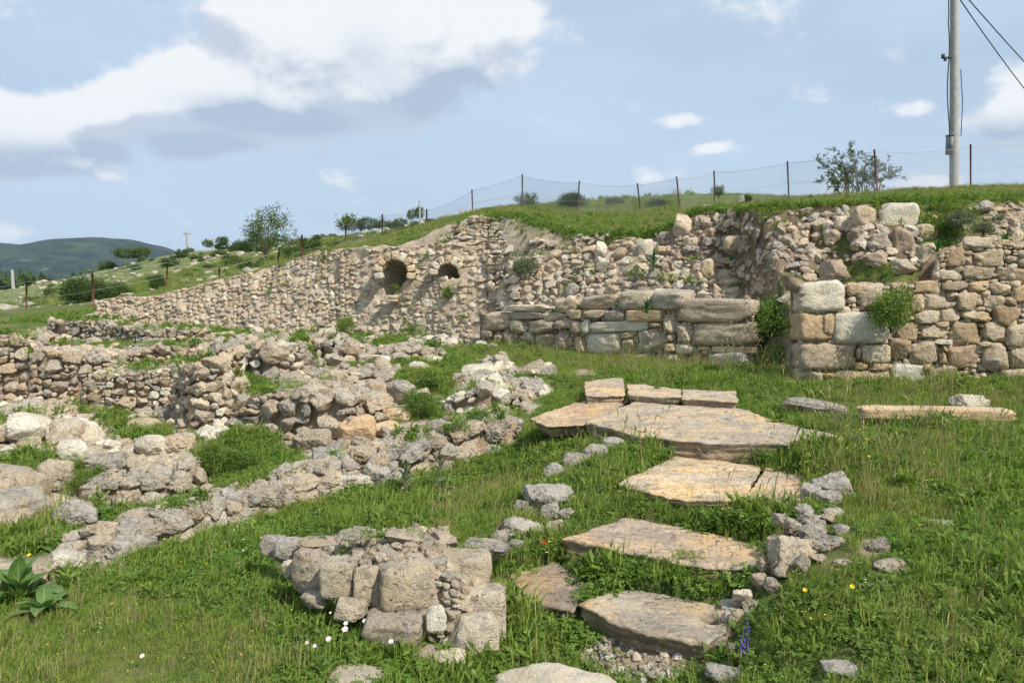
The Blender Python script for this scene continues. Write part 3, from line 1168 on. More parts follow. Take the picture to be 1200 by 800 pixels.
def explicit(parent, P3, rects, lb='block', mat='wall', depth=.34, seed=3, Yf=None, rot=1.5, mats=None):
    """stones read off the photograph one by one, laid in the plane of the wall. P3: function (px,py)->Y of the face"""
    rng = np.random.default_rng(seed)
    n = 0
    for r in rects:
        x0, y0, x1, y1 = r[:4]
        m = r[4] if len(r) > 4 else mat
        l2 = r[5] if len(r) > 5 else lb
        cx, cy = (x0 + x1) / 2, (y0 + y1) / 2
        Y = P3(cx, cy)
        pl, pr = at(x0, cy, P3(x0, cy)), at(x1, cy, P3(x1, cy))
        pb, pt = at(cx, y1, P3(cx, y1)), at(cx, y0, P3(cx, y0))
        ux = pr - pl
        w = np.linalg.norm(ux)
        ux /= w
        uz = pt - pb
        h = np.linalg.norm(uz)
        uz -= ux * (uz @ ux)
        uz /= np.linalg.norm(uz)
        uy = np.cross(uz, ux)
        R = np.array(rand_rot(rng, rot)) @ np.stack([ux, uy, uz], 1)
        d = min(depth, max(.16, 1.0 * min(w, h))) * rng.uniform(.9, 1.1)
        if x0 < 938 and h > .25:
            d = .56
        loc = at(cx, cy, Y) + uy * (d * .5 - .05 - rng.uniform(0, .035))
        put_stone(l2, parent, loc, R[:, 0], R[:, 1], R[:, 2], (w * 1.05, d, h * 1.06), m, rng=rng)
        n += 1
    return n


# ------------------------------------------------------------------ slabs
def slab(name, poly, z, thick, label, parent=None, tint=(1, 1, 1), hole=None, tiltx=0.0, cat='stone slab', group=None, layers=3, seed=1, undercut=.03):
    pts = np.array([zpt(px, py, z)[:2] for px, py in poly])
    # resample and roughen the outline
    n = len(pts)
    seg = np.linalg.norm(np.roll(pts, -1, 0) - pts, axis=1)
    cum = np.concatenate([[0], np.cumsum(seg)])
    N = 190
    s = np.linspace(0, cum[-1], N, endpoint=False)
    q = np.concatenate([pts, pts[:1]])
    ring = np.stack([np.interp(s, cum, q[:, 0]), np.interp(s, cum, q[:, 1])], 1)
    k = np.ones(3) / 3
    ring = np.stack([np.convolve(np.concatenate([ring[-1:, i], ring[:, i], ring[:1, i]]), k, 'valid') for i in (0, 1)], 1)
    c = ring.mean(0)
    base = np.array([c[0], c[1], z - thick])
    V, Fc = [], []
    R = 46
    off = seed * 7.7
    for r in range(1, R + 1):
        f = (r / R) ** .8
        p = c + (ring - c) * f
        if r > R - 6:
            jag = (r - (R - 6)) / 6
            p = p + (ring - c) / np.linalg.norm(ring - c, axis=1, keepdims=True) * (0.035 * fbm(ring * 6 + off, 5, .65) * jag)[:, None]
        edge = np.clip((1 - f) / .03, 0, 1)
        zz = z + .018 * fbm(p * 2.4 + off, 3) + .014 * fbm(np.stack([p[:, 0] * 5, p[:, 1] * 16], 1) + off, 4) - .012 * (1 - edge)
        zz += .010 * np.round(fbm(np.stack([p[:, 0] * 1.2, p[:, 1] * 3], 1) + off, 3) * 3) / 2
        if hole is not None:
            hc = zpt(hole[0], hole[1], z)
            dd = np.linalg.norm(p - np.array(hc[:2]), axis=1)
            zz -= .10 * sstep((hole[2] - dd) / .03)
        V.append(np.column_stack([p, zz]))
    out = V[-1].copy()
    M = 9
    for j in range(1, M + 1):
        f = j / M
        st = fbm(np.stack([out[:, 0] * 2.5, out[:, 1] * 2.5, np.full(N, f * 6 + off)], 1), 3)
        strata = (.5 + .5 * vnoise(np.array([[f * 7.3 + off, 0.5, .2]]))[0]) * .035
        inw = (c - out[:, :2]) / np.linalg.norm(c - out[:, :2], axis=1, keepdims=True)
        p = out[:, :2] + inw * (undercut * f + strata + .03 * st)[:, None]
        V.append(np.column_stack([p, out[:, 2] - thick * f]))
    nr = R + M
    V = np.concatenate(V + [np.array([[c[0], c[1], z]])])
    ci = len(V) - 1
    a = np.arange(N)
    b = (a + 1) % N
    for r in range(nr - 1):
        Fc.append(np.stack([r * N + a, (r + 1) * N + a, (r + 1) * N + b, r * N + b], 1))
    quads = np.concatenate(Fc)
    tri = np.stack([np.full(N, ci), a, b, b], 1)
    faces = [tuple(f) for f in quads] + [(int(t[0]), int(t[1]), int(t[2])) for t in tri]
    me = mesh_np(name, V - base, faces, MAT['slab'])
    o = link(name, me, parent, Matrix.Translation(Vector(base)), label=label, cat=cat if parent is None else None, group=group)
    o.color = (*tint, 1)
    # footprint
    lim = .90 + .14 * fbm(ring * 3.2 + off, 3)
    for f in np.linspace(0, 1, 28):
        p = c + (ring - c) * (f * np.minimum(lim, .97))[:, None]
        mark(p[:, 0], p[:, 1], 0)
    return o


# ------------------------------------------------------------------ tubes
def tube(pts, rad, n=6):
    pts = np.asarray(pts, float)
    rad = np.broadcast_to(np.asarray(rad, float), (len(pts),))
    tg = np.gradient(pts, axis=0)
    tg /= np.linalg.norm(tg, axis=1, keepdims=True) + 1e-12
    up = np.array([0.13, 0.21, .97]) if abs(tg[0][2]) < .9 else np.array([.95, .2, .1])
    V = []
    a = np.linspace(0, 2 * np.pi, n, endpoint=False)
    for p, t, r in zip(pts, tg, rad):
        x = np.cross(up, t)
        x /= np.linalg.norm(x)
        y = np.cross(t, x)
        V.append(p + r * (np.cos(a)[:, None] * x + np.sin(a)[:, None] * y))
    V = np.concatenate(V)
    Fc = []
    ia = np.arange(n)
    ib = (ia + 1) % n
    for k in range(len(pts) - 1):
        Fc.append(np.stack([k * n + ia, k * n + ib, (k + 1) * n + ib, (k + 1) * n + ia], 1))
    return V, np.concatenate(Fc)


class Geo:
    def __init__(s):
        s.V, s.F, s.n = [], [], 0

    def add(s, V, Fc):
        s.V.append(np.asarray(V))
        Fc = np.asarray(Fc)
        if Fc.shape[1] == 3:
            Fc = np.concatenate([Fc, Fc[:, 2:]], 1)
        s.F.append(Fc + s.n)
        s.n += len(V)
        return s

    def tube(s, pts, rad, n=6):
        return s.add(*tube(pts, rad, n))

    def box(s, c, sz, R=None):
        v = np.array([[x, y, z] for x in (-.5, .5) for y in (-.5, .5) for z in (-.5, .5)]) * np.array(sz)
        if R is not None:
            v = v @ np.array(R).T
        f = [[0, 1, 3, 2], [4, 6, 7, 5], [0, 4, 5, 1], [2, 3, 7, 6], [0, 2, 6, 4], [1, 5, 7, 3]]
        return s.add(v + np.array(c), np.array(f))

    def mesh(s, name, mat, smooth=True):
        V, Fc = np.concatenate(s.V), np.concatenate(s.F)
        if (Fc[:, 3] == Fc[:, 2]).any():
            faces = [tuple(f[:3]) if f[2] == f[3] else tuple(f) for f in Fc]
        else:
            faces = Fc
        return mesh_np(name, V, faces, MAT[mat], smooth)


# ------------------------------------------------------------------ foliage
def leaves(centres, dirs, L, Wd, rng, bend=.25):
    """leaf = two quads folded along a bent midrib; returns V,F"""
    n = len(centres)
    d = dirs / (np.linalg.norm(dirs, axis=1, keepdims=True) + 1e-9)
    r = rng.normal(size=(n, 3))
    x = np.cross(d, r)
    x /= np.linalg.norm(x, axis=1, keepdims=True) + 1e-9
    z = np.cross(x, d)
    L = np.asarray(L).reshape(-1, 1) * np.ones((n, 1))
    Wd = np.asarray(Wd).reshape(-1, 1) * np.ones((n, 1))
    p0 = centres
    p1 = centres + d * L * .5 + x * Wd * .5
    p2 = centres + d * L + z * L * -bend
    p3 = centres + d * L * .5 - x * Wd * .5
    V = np.stack([p0, p1, p2, p3], 1).reshape(-1, 3)
    Fc = np.arange(4 * n).reshape(n, 4)
    return V, Fc


def blades(n, rad, hmin, hmax, w, rng, lean=.5):
    """curved grass blades"""
    a = rng.uniform(0, 2 * np.pi, n)
    rr = rad * np.sqrt(rng.random(n))
    p = np.stack([rr * np.cos(a), rr * np.sin(a), np.zeros(n)], 1)
    h = rng.uniform(hmin, hmax, n)
    b = rng.uniform(0, 2 * np.pi, n)
    ln = rng.uniform(.1, lean, n)
    dv = np.stack([np.cos(b), np.sin(b), np.zeros(n)], 1)
    sx = np.stack([-np.sin(b + .6), np.cos(b + .6), np.zeros(n)], 1) * w * rng.uniform(.6, 1.2, (n, 1))
    up = np.array([0, 0, 1.0])
    m = p + up * (h * .55)[:, None] + dv * (h * ln * .3)[:, None]
    t = p + up * (h * (1 - ln * .35))[:, None] + dv * (h * ln)[:, None]
    V = np.stack([p - sx * .5, p + sx * .5, m + sx * .42, m - sx * .42, t], 1).reshape(-1, 3)
    k = np.arange(n)[:, None] * 5
    F1 = k + np.array([[0, 1, 2, 3]])
    F2 = k + np.array([[3, 2, 4, 4]])
    return V, np.concatenate([F1, F2])


def clover(n, rad, h, leaf, rng):
    """low carpet plant: short stalks with three round leaflets"""
    V, Fc = [], []
    k = 0
    for _ in range(n):
        a = rng.uniform(0, 2 * np.pi)
        r = rad * math.sqrt(rng.random())
        c = np.array([r * math.cos(a), r * math.sin(a), h * rng.uniform(.35, 1) * (1 - .3 * (r / rad) ** 2)])
        nrm = np.array([rng.normal() * .35, rng.normal() * .35, 1.0])
        nrm /= np.linalg.norm(nrm)
        x = np.cross(nrm, [rng.normal(), rng.normal(), .1])
        x /= np.linalg.norm(x)
        y = np.cross(nrm, x)
        s = leaf * rng.uniform(.7, 1.25)
        for j in range(3):
            t = j * 2.094 + .3
            d = math.cos(t) * x + math.sin(t) * y
            e = -math.sin(t) * x + math.cos(t) * y
            V += [c, c + d * s * .55 + e * s * .42 + nrm * s * .12, c + d * s + nrm * s * .02, c + d * s * .55 - e * s * .42 + nrm * s * .12]
            Fc.append([k, k + 1, k + 2, k + 3])
            k += 4
    return np.array(V), np.array(Fc)


def rosette_leaf(L, Wd, droop=.5, seg=6, fold=.18):
    """one broad tapering leaf, base at the origin, pointing +Y"""
    V, Fc = [], []
    for i in range(seg + 1):
        t = i / seg
        w = Wd * .5 * (math.sin(math.pi * min(1, t * .9 + .08)) ** .8) * (1 if t < .97 else .1)
        y = L * (t - .12 * t * t)
        z = L * (.55 * t - droop * t * t)
        V += [[-w, y, z + w * fold * 2], [0, y, z], [w, y, z + w * fold * 2]]
    for i in range(seg):
        a = i * 3
        Fc += [[a, a + 1, a + 4, a + 3], [a + 1, a + 2, a + 5, a + 4]]
    return np.array(V), np.array(Fc)


def crown(rng, n_clump, per, rad, leafL, leafW, flat=1.0, clump=.25, hollow=.35, base=0.0):
    """leaves in clumps spread through an uneven volume"""
    C, D = [], []
    lob = rng.normal(size=(6, 3))
    lob /= np.linalg.norm(lob, axis=1, keepdims=True)
    amp = rng.uniform(.1, .42, 6)
    tot = 0
    while tot < n_clump:
        v = rng.normal(size=3)
        v /= np.linalg.norm(v)
        rr = rad * (1 - .25 + (np.maximum(lob @ v, 0) ** 3 * amp).sum())
        r = rr * rng.uniform(hollow, 1) ** .6
        c = v * r * np.array([1, 1, flat])
        if c[2] < base:
            c[2] = base + rng.uniform(0, .1) * rad
        k = rng.normal(size=(per, 3)) * rad * clump * .45
        k = c + k
        C.append(k)
        D.append(rng.normal(size=(per, 3)) * .7 + v * .7 + np.array([0, 0, .35]))
        tot += 1
    C, D = np.concatenate(C), np.concatenate(D)
    return leaves(C, D, leafL * rng.uniform(.6, 1.2, len(C)), leafW * rng.uniform(.7, 1.1, len(C)), rng)


def limbs(rng, n, rad, h0, top, r0=.03, flat=1.0):
    g = Geo()
    for i in range(n):
        a = rng.uniform(0, 6.28)
        e = np.array([math.cos(a) * rad * rng.uniform(.3, .9), math.sin(a) * rad * rng.uniform(.3, .9), top * rng.uniform(.6, 1.0)])
        m = e * np.array([.35, .35, .55]) + rng.normal(size=3) * rad * .06
        g.tube([np.array([0, 0, h0]), m, (m + e) / 2 + rng.normal(size=3) * rad * .05, e], [r0, r0 * .7, r0 * .45, r0 * .2], 5)
        for j in range(2):
            e2 = e + rng.normal(size=3) * rad * .25
            g.tube([m, (m + e2) / 2 + rng.normal(size=3) * rad * .04, e2], [r0 * .5, r0 * .3, r0 * .12], 4)
    return g


# ------------------------------------------------------------------ scattering of countless small things
def scatter(name, pts, rots, scl, idx, sources, label, cat='grass'):
    """one object of kind stuff: copies of the source meshes on given points"""
    me = bpy.data.meshes.new(name)
    n = len(pts)
    me.vertices.add(n)
    me.vertices.foreach_set('co', np.asarray(pts, np.float32).ravel())
    a = me.attributes.new('rot', 'FLOAT_VECTOR', 'POINT')
    a.data.foreach_set('vector', np.asarray(rots, np.float32).ravel())
    a = me.attributes.new('scl', 'FLOAT', 'POINT')
    a.data.foreach_set('value', np.asarray(scl, np.float32).ravel())
    a = me.attributes.new('idx', 'INT', 'POINT')
    a.data.foreach_set('value', np.asarray(idx, np.int32).ravel())
    o = link(name, me, kind='stuff', label=label, cat=cat)
    colx = bpy.data.collections.new(name + '_pieces')
    for i, s in enumerate(sources):
        so = bpy.data.objects.new('piece_%02d' % i, s)
        colx.objects.link(so)
    ng = bpy.data.node_groups.new(name, 'GeometryNodeTree')
    ng.interface.new_socket('Geometry', in_out='INPUT', socket_type='NodeSocketGeometry')
    ng.interface.new_socket('Geometry', in_out='OUTPUT', socket_type='NodeSocketGeometry')
    N = ng.nodes
    i_ = N.new('NodeGroupInput')
    o_ = N.new('NodeGroupOutput')
    ci = N.new('GeometryNodeCollectionInfo')
    ci.inputs['Collection'].default_value = colx
    ci.inputs['Separate Children'].default_value = True
    ci.inputs['Reset Children'].default_value = True
    iop = N.new('GeometryNodeInstanceOnPoints')
    iop.inputs['Pick Instance'].default_value = True

    def attr(nm, ty):
        x = N.new('GeometryNodeInputNamedAttribute')
        x.data_type = ty
        x.inputs['Name'].default_value = nm
        return x.outputs[0]
    L = ng.links.new
    L(i_.outputs[0], iop.inputs['Points'])
    L(ci.outputs[0], iop.inputs['Instance'])
    L(attr('idx', 'INT'), iop.inputs['Instance Index'])
    e2r = N.new('FunctionNodeEulerToRotation')
    L(attr('rot', 'FLOAT_VECTOR'), e2r.inputs[0])
    L(e2r.outputs[0], iop.inputs['Rotation'])
    L(attr('scl', 'FLOAT'), iop.inputs['Scale'])
    L(iop.outputs[0], o_.inputs[0])
    md = o.modifiers.new('scatter', 'NODES')
    md.node_group = ng
    return o

# ================================================================== THE GROUND
def axis(fine0, fine1, st, lo, hi, gr=1.12):
    a = list(np.arange(fine0, fine1 + st / 2, st))
    s, x = st, a[-1]
    while x < hi:
        s *= gr
        x += s
        a.append(x)
    s, x = st, a[0]
    while x > lo:
        s *= gr
        x -= s
        a.insert(0, x)
    return np.array(a)


def build_ground():
    xs = axis(-9.0, 9.0, .075, -4200, 4200, 1.035)
    ys = axis(2.4, 24.0, .075, -40, 5200, 1.03)
    X, Y = np.meshgrid(xs, ys, indexing='ij')
    Z = Hraw(X, Y)
    g, s, hum = cover(X, Y, Z)
    far = sstep((Y - 27) / 12)
    V = np.stack([X, Y, Z], -1).reshape(-1, 3)
    n, m = X.shape
    idx = np.arange(n * m).reshape(n, m)
    Fc = np.stack([idx[:-1, :-1], idx[1:, :-1], idx[1:, 1:], idx[:-1, 1:]], -1).reshape(-1, 4)
    me = mesh_np('ground', V, Fc, MAT['ground'])
    a = me.color_attributes.new('cover', 'FLOAT_COLOR', 'POINT')
    c = np.stack([g, s, far, hum], -1).reshape(-1).astype(np.float32)
    a.data.foreach_set('color', c)
    o = link('ground', me, kind='structure')
    o['label'] = 'grassy excavated ground rising from the stone steps to the fenced terrace'
    return o


GROUND = build_ground()


def forest_mat():
    m, b, p = new_mat('forest_cover', 0.95, 0.05)
    g = b.n('ShaderNodeNewGeometry')
    pos = g.outputs['Position']
    n = b.noise(pos, .02, 8, .7)
    n2 = b.noise(pos, .006, 5, .6)
    c = b.mix(b.smooth(n, .4, .6), (.006, .015, .012), (.035, .055, .032))
    c = b.mix(b.smooth(n2, .52, .68), c, (.06, .085, .04))
    c = b.mix(b.smooth(b.noise(pos, .012, 6, .7), .60, .68), c, (.17, .16, .12))
    b.l(c, p.inputs['Base Color'])
    bp = b.n('ShaderNodeBump')
    bp.inputs['Distance'].default_value = 14
    bp.inputs['Strength'].default_value = 1
    b.l(n, bp.inputs['Height'])
    b.l(bp.outputs[0], p.inputs['Normal'])
    return m


MAT['forest'] = forest_mat()


def build_far_hill():
    prof = [(-1500, 315), (-700, 300), (-300, 296), (-100, 290), (0, 284), (40, 288), (75, 281), (110, 279), (150, 281), (185, 289), (215, 302), (260, 312), (400, 322), (900, 330)]
    xs = np.linspace(-1500, 900, 420)
    ys = np.linspace(1150, 2600, 70)
    pxs, Y = np.meshgrid(xs, ys, indexing='ij')
    top = np.interp(pxs, [p[0] for p in prof], [p[1] for p in prof])
    zr = CAMZ + 1850 * (310 - top) / F
    X = (pxs - 600) / F * 1850
    X = X * (0.75 + .25 * Y / 1850)
    s = np.exp(-((Y - 1850) / 420) ** 2)
    base = -55
    Z = base + (zr - base) * s
    Z = Z + 7 * fbm(np.stack([X / 260, Y / 260], -1), 5) * sstep((Y - 1200) / 300) * 0.8 + 2.2 * fbm(np.stack([X / 28, Y / 28], -1), 3)
    n, m = X.shape
    idx = np.arange(n * m).reshape(n, m)
    Fc = np.stack([idx[:-1, :-1], idx[1:, :-1], idx[1:, 1:], idx[:-1, 1:]], -1).reshape(-1, 4)
    me = mesh_np('far_hill', np.stack([X, Y, Z], -1).reshape(-1, 3), Fc, MAT['forest'])
    o = link('far_hill', me, kind='structure')
    o['label'] = 'wooded hill blue with distance behind the valley at far left'


build_far_hill()

# ================================================================== WALLS
def line_Y(px, A, B):
    """depth at which the line of sight through px crosses the plan line A-B (A, B = (px, Y))"""
    xa, xb = (A[0] - 600) / F * A[1], (B[0] - 600) / F * B[1]
    k = (px - 600) / F
    # param: X = xa + s (xb-xa), Y = ya + s (yb-ya); X = kY (ray x per forward distance ~ Y)
    s = (k * A[1] - xa) / ((xb - xa) - k * (B[1] - A[1]))
    return A[1] + s * (B[1] - A[1])


def box_cols(lst, A, B, thick, lo=.15, endcap=True):
    cols = []
    for px, pb, pt in lst:
        Y = line_Y(px, A, B)
        b, t = at(px, pb, Y), at(px, pt, Y)
        b[2] -= lo
        th3 = np.array([0, thick, 0])
        cols.append([b, t, t + th3, b + th3])
    cols = np.array(cols)
    if endcap:
        e = []
        for a in (0, -1):
            c = cols[a].copy()
            m = (c[0] + c[3]) / 2
            t = (c[1] + c[2]) / 2
            e.append(np.array([m, t, t + 1e-4, m + 1e-4]))
        cols = np.concatenate([e[0][None], cols, e[1][None]])
    return cols


# ---- the coursed wall on the right
A0, A1 = (935, 9.85), (1230, 9.55)
rightwall = empty('stone_wall', at(935, 457, 9.85), 'tall coursed wall of tan rounded blocks on the right with a bush growing from it', 'wall')
PA = Patch(box_cols([(936, 458, 331), (1000, 460, 332), (1060, 461, 332), (1098, 461, 328), (1103, 461, 300), (1130, 462, 282), (1200, 463, 284), (1300, 465, 282)], A0, A1, .55))
core_mesh(PA, rightwall, inset=.12, amp=.03)
PA2 = Patch([c[:2] + np.array([0, .05, 0]) for c in box_cols([(938, 458, 334), (1000, 460, 334), (1060, 461, 334), (1098, 461, 330), (1103, 461, 300), (1130, 462, 284), (1200, 463, 286), (1300, 465, 284)], A0, A1, .5, endcap=False)])
lay(PA2, rightwall, .07, .16, 'round', ('wall', 'orange'), limit=0, seed=5, depth=1.0)
RA = [(937, 330, 991, 366, 'pale', 'ashlar'), (992, 331, 1012, 346), (1001, 331, 1042, 364), (1043, 331, 1067, 343), (1067, 329, 1100, 343), (1102, 330, 1131, 342), (1132, 328, 1157, 342, 'orange'),
      (1157, 331, 1184, 345), (1184, 333, 1216, 355), (1095, 316, 1125, 329), (1126, 312, 1162, 327), (1163, 314, 1215, 331), (1103, 288, 1130, 314), (1128, 277, 1162, 291), (1129, 294, 1139, 312),
      (1140, 290, 1178, 315), (1178, 292, 1215, 314), (1163, 281, 1190, 290), (1190, 283, 1215, 292), (1066, 344, 1082, 365), (1082, 342, 1116, 363), (1117, 343, 1152, 364), (1152, 346, 1177, 364),
      (1108, 343, 1122, 348), (1176, 350, 1190, 358), (935, 366, 972, 400, 'tan', 'ashlar'), (963, 368, 976, 392), (977, 365, 1042, 402, 'pale', 'ashlar'), (1050, 378, 1078, 402), (1040, 365, 1066, 378),
      (1071, 363, 1098, 380), (1100, 360, 1125, 378), (1126, 363, 1158, 374), (1144, 371, 1162, 377, 'orange'), (1161, 357, 1200, 382), (1079, 380, 1108, 397), (1110, 375, 1151, 405),
      (1152, 377, 1177, 401), (1178, 380, 1212, 408), (1095, 377, 1112, 384), (936, 401, 1002, 433, 'tan', 'ashlar'), (1003, 408, 1008, 420), (1009, 404, 1042, 425, 'wall', 'ashlar'),
      (1042, 395, 1067, 420), (1066, 398, 1101, 427), (1094, 397, 1115, 404, 'pale'), (1103, 404, 1111, 412), (1100, 413, 1109, 426), (1110, 404, 1151, 431), (1145, 400, 1160, 406),
      (1152, 401, 1185, 433), (1185, 408, 1212, 430), (1001, 424, 1017, 433, 'orange'), (1018, 425, 1043, 434), (936, 432, 967, 458), (966, 437, 978, 443, 'orange'), (969, 444, 978, 458),
      (978, 434, 1042, 463, 'tan', 'ashlar'), (1045, 425, 1084, 449, 'pale'), (1086, 426, 1123, 454), (1172, 430, 1215, 458), (1052, 446, 1060, 452, 'orange'), (1044, 452, 1057, 462),
      (1058, 453, 1082, 462), (1080, 426, 1090, 433, 'orange'), (1126, 446, 1136, 457), (1138, 440, 1150, 458)]
RA += [(x0 + 112 + 2, y0, x1 + 112, y1) for (x0, y0, x1, y1) in [(1103, 288, 1130, 314), (1105, 316, 1148, 338), (1108, 340, 1152, 364), (1105, 366, 1150, 392), (1105, 394, 1150, 425), (1105, 428, 1150, 458)]]
explicit(rightwall, lambda x, y: line_Y(x, A0, A1) + (460 - y) * .0006, RA, 'block', 'tan', depth=.42, seed=8)

# ---- the long low coursed wall in the middle
B0, B1 = (565, 15.0), (886, 11.9)
midwall = empty('stone_wall', at(700, 425, 13.5), 'long coursed wall of squared tan blocks behind the steps with a leafy plant on it', 'wall')
PB = Patch(box_cols([(563, 402, 366), (600, 412, 366), (650, 422, 362), (700, 430, 350), (760, 436, 345), (800, 440, 352), (886, 442, 352)], B0, B1, .5))
core_mesh(PB, midwall, inset=.12, amp=.03)
PB2 = Patch([c[:2] + np.array([0, .04, 0]) for c in box_cols([(565, 402, 368), (600, 412, 367), (650, 422, 364), (700, 430, 352), (760, 436, 347), (800, 440, 354), (884, 442, 353)], B0, B1, .5, endcap=False)])
lay(PB2, midwall, .08, .18, 'round', ('wall', 'orange'), limit=0, seed=6, depth=1.0)
RB = [(651, 350, 676, 366), (681, 346, 723, 362, 'rubble'), (725, 341, 762, 363, 'rubble', 'ashlar'), (763, 341, 801, 363, 'rubble', 'ashlar'), (598, 365, 637, 374, 'wall', 'ashlar'), (588, 357, 644, 365), (569, 366, 598, 387, 'wall', 'ashlar'),
      (634, 366, 660, 376), (663, 363, 683, 374, 'orange'), (683, 363, 708, 373), (709, 363, 734, 376), (735, 363, 776, 377, 'orange', 'ashlar'), (776, 366, 791, 392), (793, 351, 881, 380, 'rubble', 'ashlar'),
      (598, 375, 618, 389), (619, 375, 649, 391, 'rubble'), (649, 375, 670, 385), (670, 376, 682, 391), (682, 374, 692, 391, 'pale'), (692, 376, 760, 389, 'pale', 'ashlar'), (760, 378, 775, 384, 'orange'),
      (605, 387, 626, 406), (626, 390, 649, 409), (649, 389, 672, 411), (673, 393, 686, 414, 'orange'), (687, 390, 728, 415, 'pale', 'ashlar'), (728, 389, 743, 397, 'orange'), (730, 397, 743, 413),
      (744, 385, 779, 415), (791, 379, 812, 403), (811, 378, 887, 405, 'wall', 'ashlar'), (782, 392, 791, 400), (780, 402, 792, 412, 'orange'), (792, 403, 815, 415, 'pale'), (817, 406, 831, 410, 'orange'),
      (834, 406, 887, 413, 'orange', 'ashlar'), (677, 414, 694, 424), (694, 414, 723, 428), (724, 415, 741, 428, 'pale'), (741, 414, 768, 431), (775, 413, 809, 433), (811, 409, 826, 431, 'orange'),
      (829, 411, 878, 437, 'pale', 'ashlar'), (646, 411, 666, 422, 'orange'), (605, 407, 625, 417), (625, 410, 645, 420), (565, 387, 578, 396), (579, 391, 590, 405), (590, 391, 604, 407), (578, 405, 595, 414, 'orange')]
explicit(midwall, lambda x, y: line_Y(x, B0, B1), RB, 'block', 'wall', depth=.42, seed=9)

# ---- rough wall above and behind it
upwall = empty('rubble_wall', at(700, 340, 14.3), 'rough mortared rubble wall leaning back above the squared block wall', 'wall')
PC = Patch([col((px, pb + 6, Yb), (px2, pt, Yt)) for (px, pb, Yb, px2, pt, Yt) in [
    (548, 374, 16.5, 548, 296, 17.1), (575, 370, 15.9, 575, 298, 16.5), (600, 366, 15.25, 600, 300, 16.0), (650, 358, 14.7, 650, 296, 15.6), (700, 352, 14.1, 700, 286, 15.3), (750, 348, 13.7, 745, 277, 15.0),
    (795, 354, 13.2, 788, 300, 14.4), (850, 354, 12.8, 850, 312, 13.5), (890, 354, 12.7, 890, 322, 13.2), (935, 345, 11.6, 938, 318, 12.2)]])
core_mesh(PC, upwall, inset=.08, amp=.06, mat='mortar')
lay(PC, upwall, .17, .42, 'rubble', ('wall', 'rubble', 'wall', 'pale', 'rubble'), seed=21, rot=9, fillers=.5)

heap = empty('rubble_wall', at(585, 285, 17.4), 'weathered rubble courses forming a hump under the grass edge in the middle', 'wall')
PE = Patch([col((px, pb + 8, Yb), (px2, pt, Yt)) for (px, pb, Yb, px2, pt, Yt) in [
    (505, 292, 17.5, 512, 283, 17.8), (530, 290, 17.4, 530, 264, 18.0), (555, 290, 17.3, 555, 250, 18.0), (600, 286, 17.2, 598, 252, 17.9), (640, 284, 16.8, 636, 264, 17.4), (665, 286, 16.4, 660, 276, 16.8)]])
core_mesh(PE, heap, inset=.11, amp=.06)
lay(PE, heap, .16, .40, 'rubble', ('rubble', 'rubble', 'wall', 'crag'), asp=(.35, .7), seed=22, rot=10, fillers=.4)


# ---- the wall with the two arched niches
class Niche:
    def __init__(s, cx, cy, r, bottom, depth, slope=0.0):
        s.a = (cx, cy, r, bottom, slope)
        s.depth = depth

    def __call__(s, px, py):
        cx, cy, r, bot, sl = s.a
        up = ((px - cx) ** 2 + (py - cy) ** 2 < r * r) & (py <= cy)
        lo = (py > cy) & (py < bot) & (px > cx - r) & (px < cx + r - np.maximum(0, py - cy - 6) * sl)
        return up | lo


N1, N2 = Niche(463, 319, 14, 347, 1.2, .95), Niche(525, 321, 11.5, 325, 1.0)
NICHE_SKIP = [Niche(463, 318, 24, 349, 1, .8), Niche(525, 321, 20, 326, 1)]
archwall = empty('rubble_wall', at(470, 396, 17.3), 'rubble wall with a tall arched niche and a small arched hole', 'wall')
PFc = [col((px, pb + 8, Yb), (px2, pt, Yt)) for (px, pb, Yb, px2, pt, Yt) in [
    (398, 398, 17.5, 396, 291, 18.4), (430, 398, 17.3, 430, 288, 17.9), (470, 397, 17.0, 470, 290, 17.5), (500, 396, 16.7, 500, 285, 17.3), (530, 392, 16.3, 530, 283, 17.0), (572, 385, 15.9, 566, 283, 16.8)]]
PF = Patch(PFc)
core_mesh(PF, archwall, inset=.05, res=.035, niche=[N1, N2], amp=.05, mat='mortar')
weeds_on(PF, 8, .03, .95, .2)
lay(PF, archwall, .13, .32, 'rubble', ('wall', 'wall', 'wall', 'pale', 'wall'), seed=31, rot=8, grow=1.05, proud=-.02, fillers=.4, skip=lambda px, py: any(bool(n(px, py)) for n in NICHE_SKIP))


def arch_ring(cx, cy, r0, r1, a0, a1, n, Y, mats):
    for i in range(n):
        a = math.radians(a0 + (a1 - a0) * (i + .5) / n)
        rm = (r0 + r1) / 2
        p = at(cx + rm * math.cos(a), cy - rm * math.sin(a), Y)
        rad = np.array([math.cos(a), 0, math.sin(a)])
        tg = np.array([math.sin(a), 0, -math.cos(a)])
        w = rm * abs(math.radians(a1 - a0)) / n * Y / F
        put_stone('ashlar', archwall, p + np.array([0, .06, 0]), tg, np.array([0, 1., 0]), rad, (w * .93, .34, (r1 - r0) * Y / F), mats[i % len(mats)], name='voussoir')


arch_ring(463, 319, 14, 25, -25, 205, 9, 17.27, ['wall', 'orange', 'wall', 'pale', 'wall'])
arch_ring(525, 321, 11.5, 22, -5, 185, 7, 16.84, ['wall', 'wall', 'pale'])
for k, yy in enumerate((347, 352)):
    put_stone('ashlar', archwall, at(459, yy, 17.2), np.array([1., 0, 0]), np.array([0, 1., 0]), np.array([0, 0, 1.]), (.30, .2, .04), ('wall', 'orange')[k % 2], name='brick')

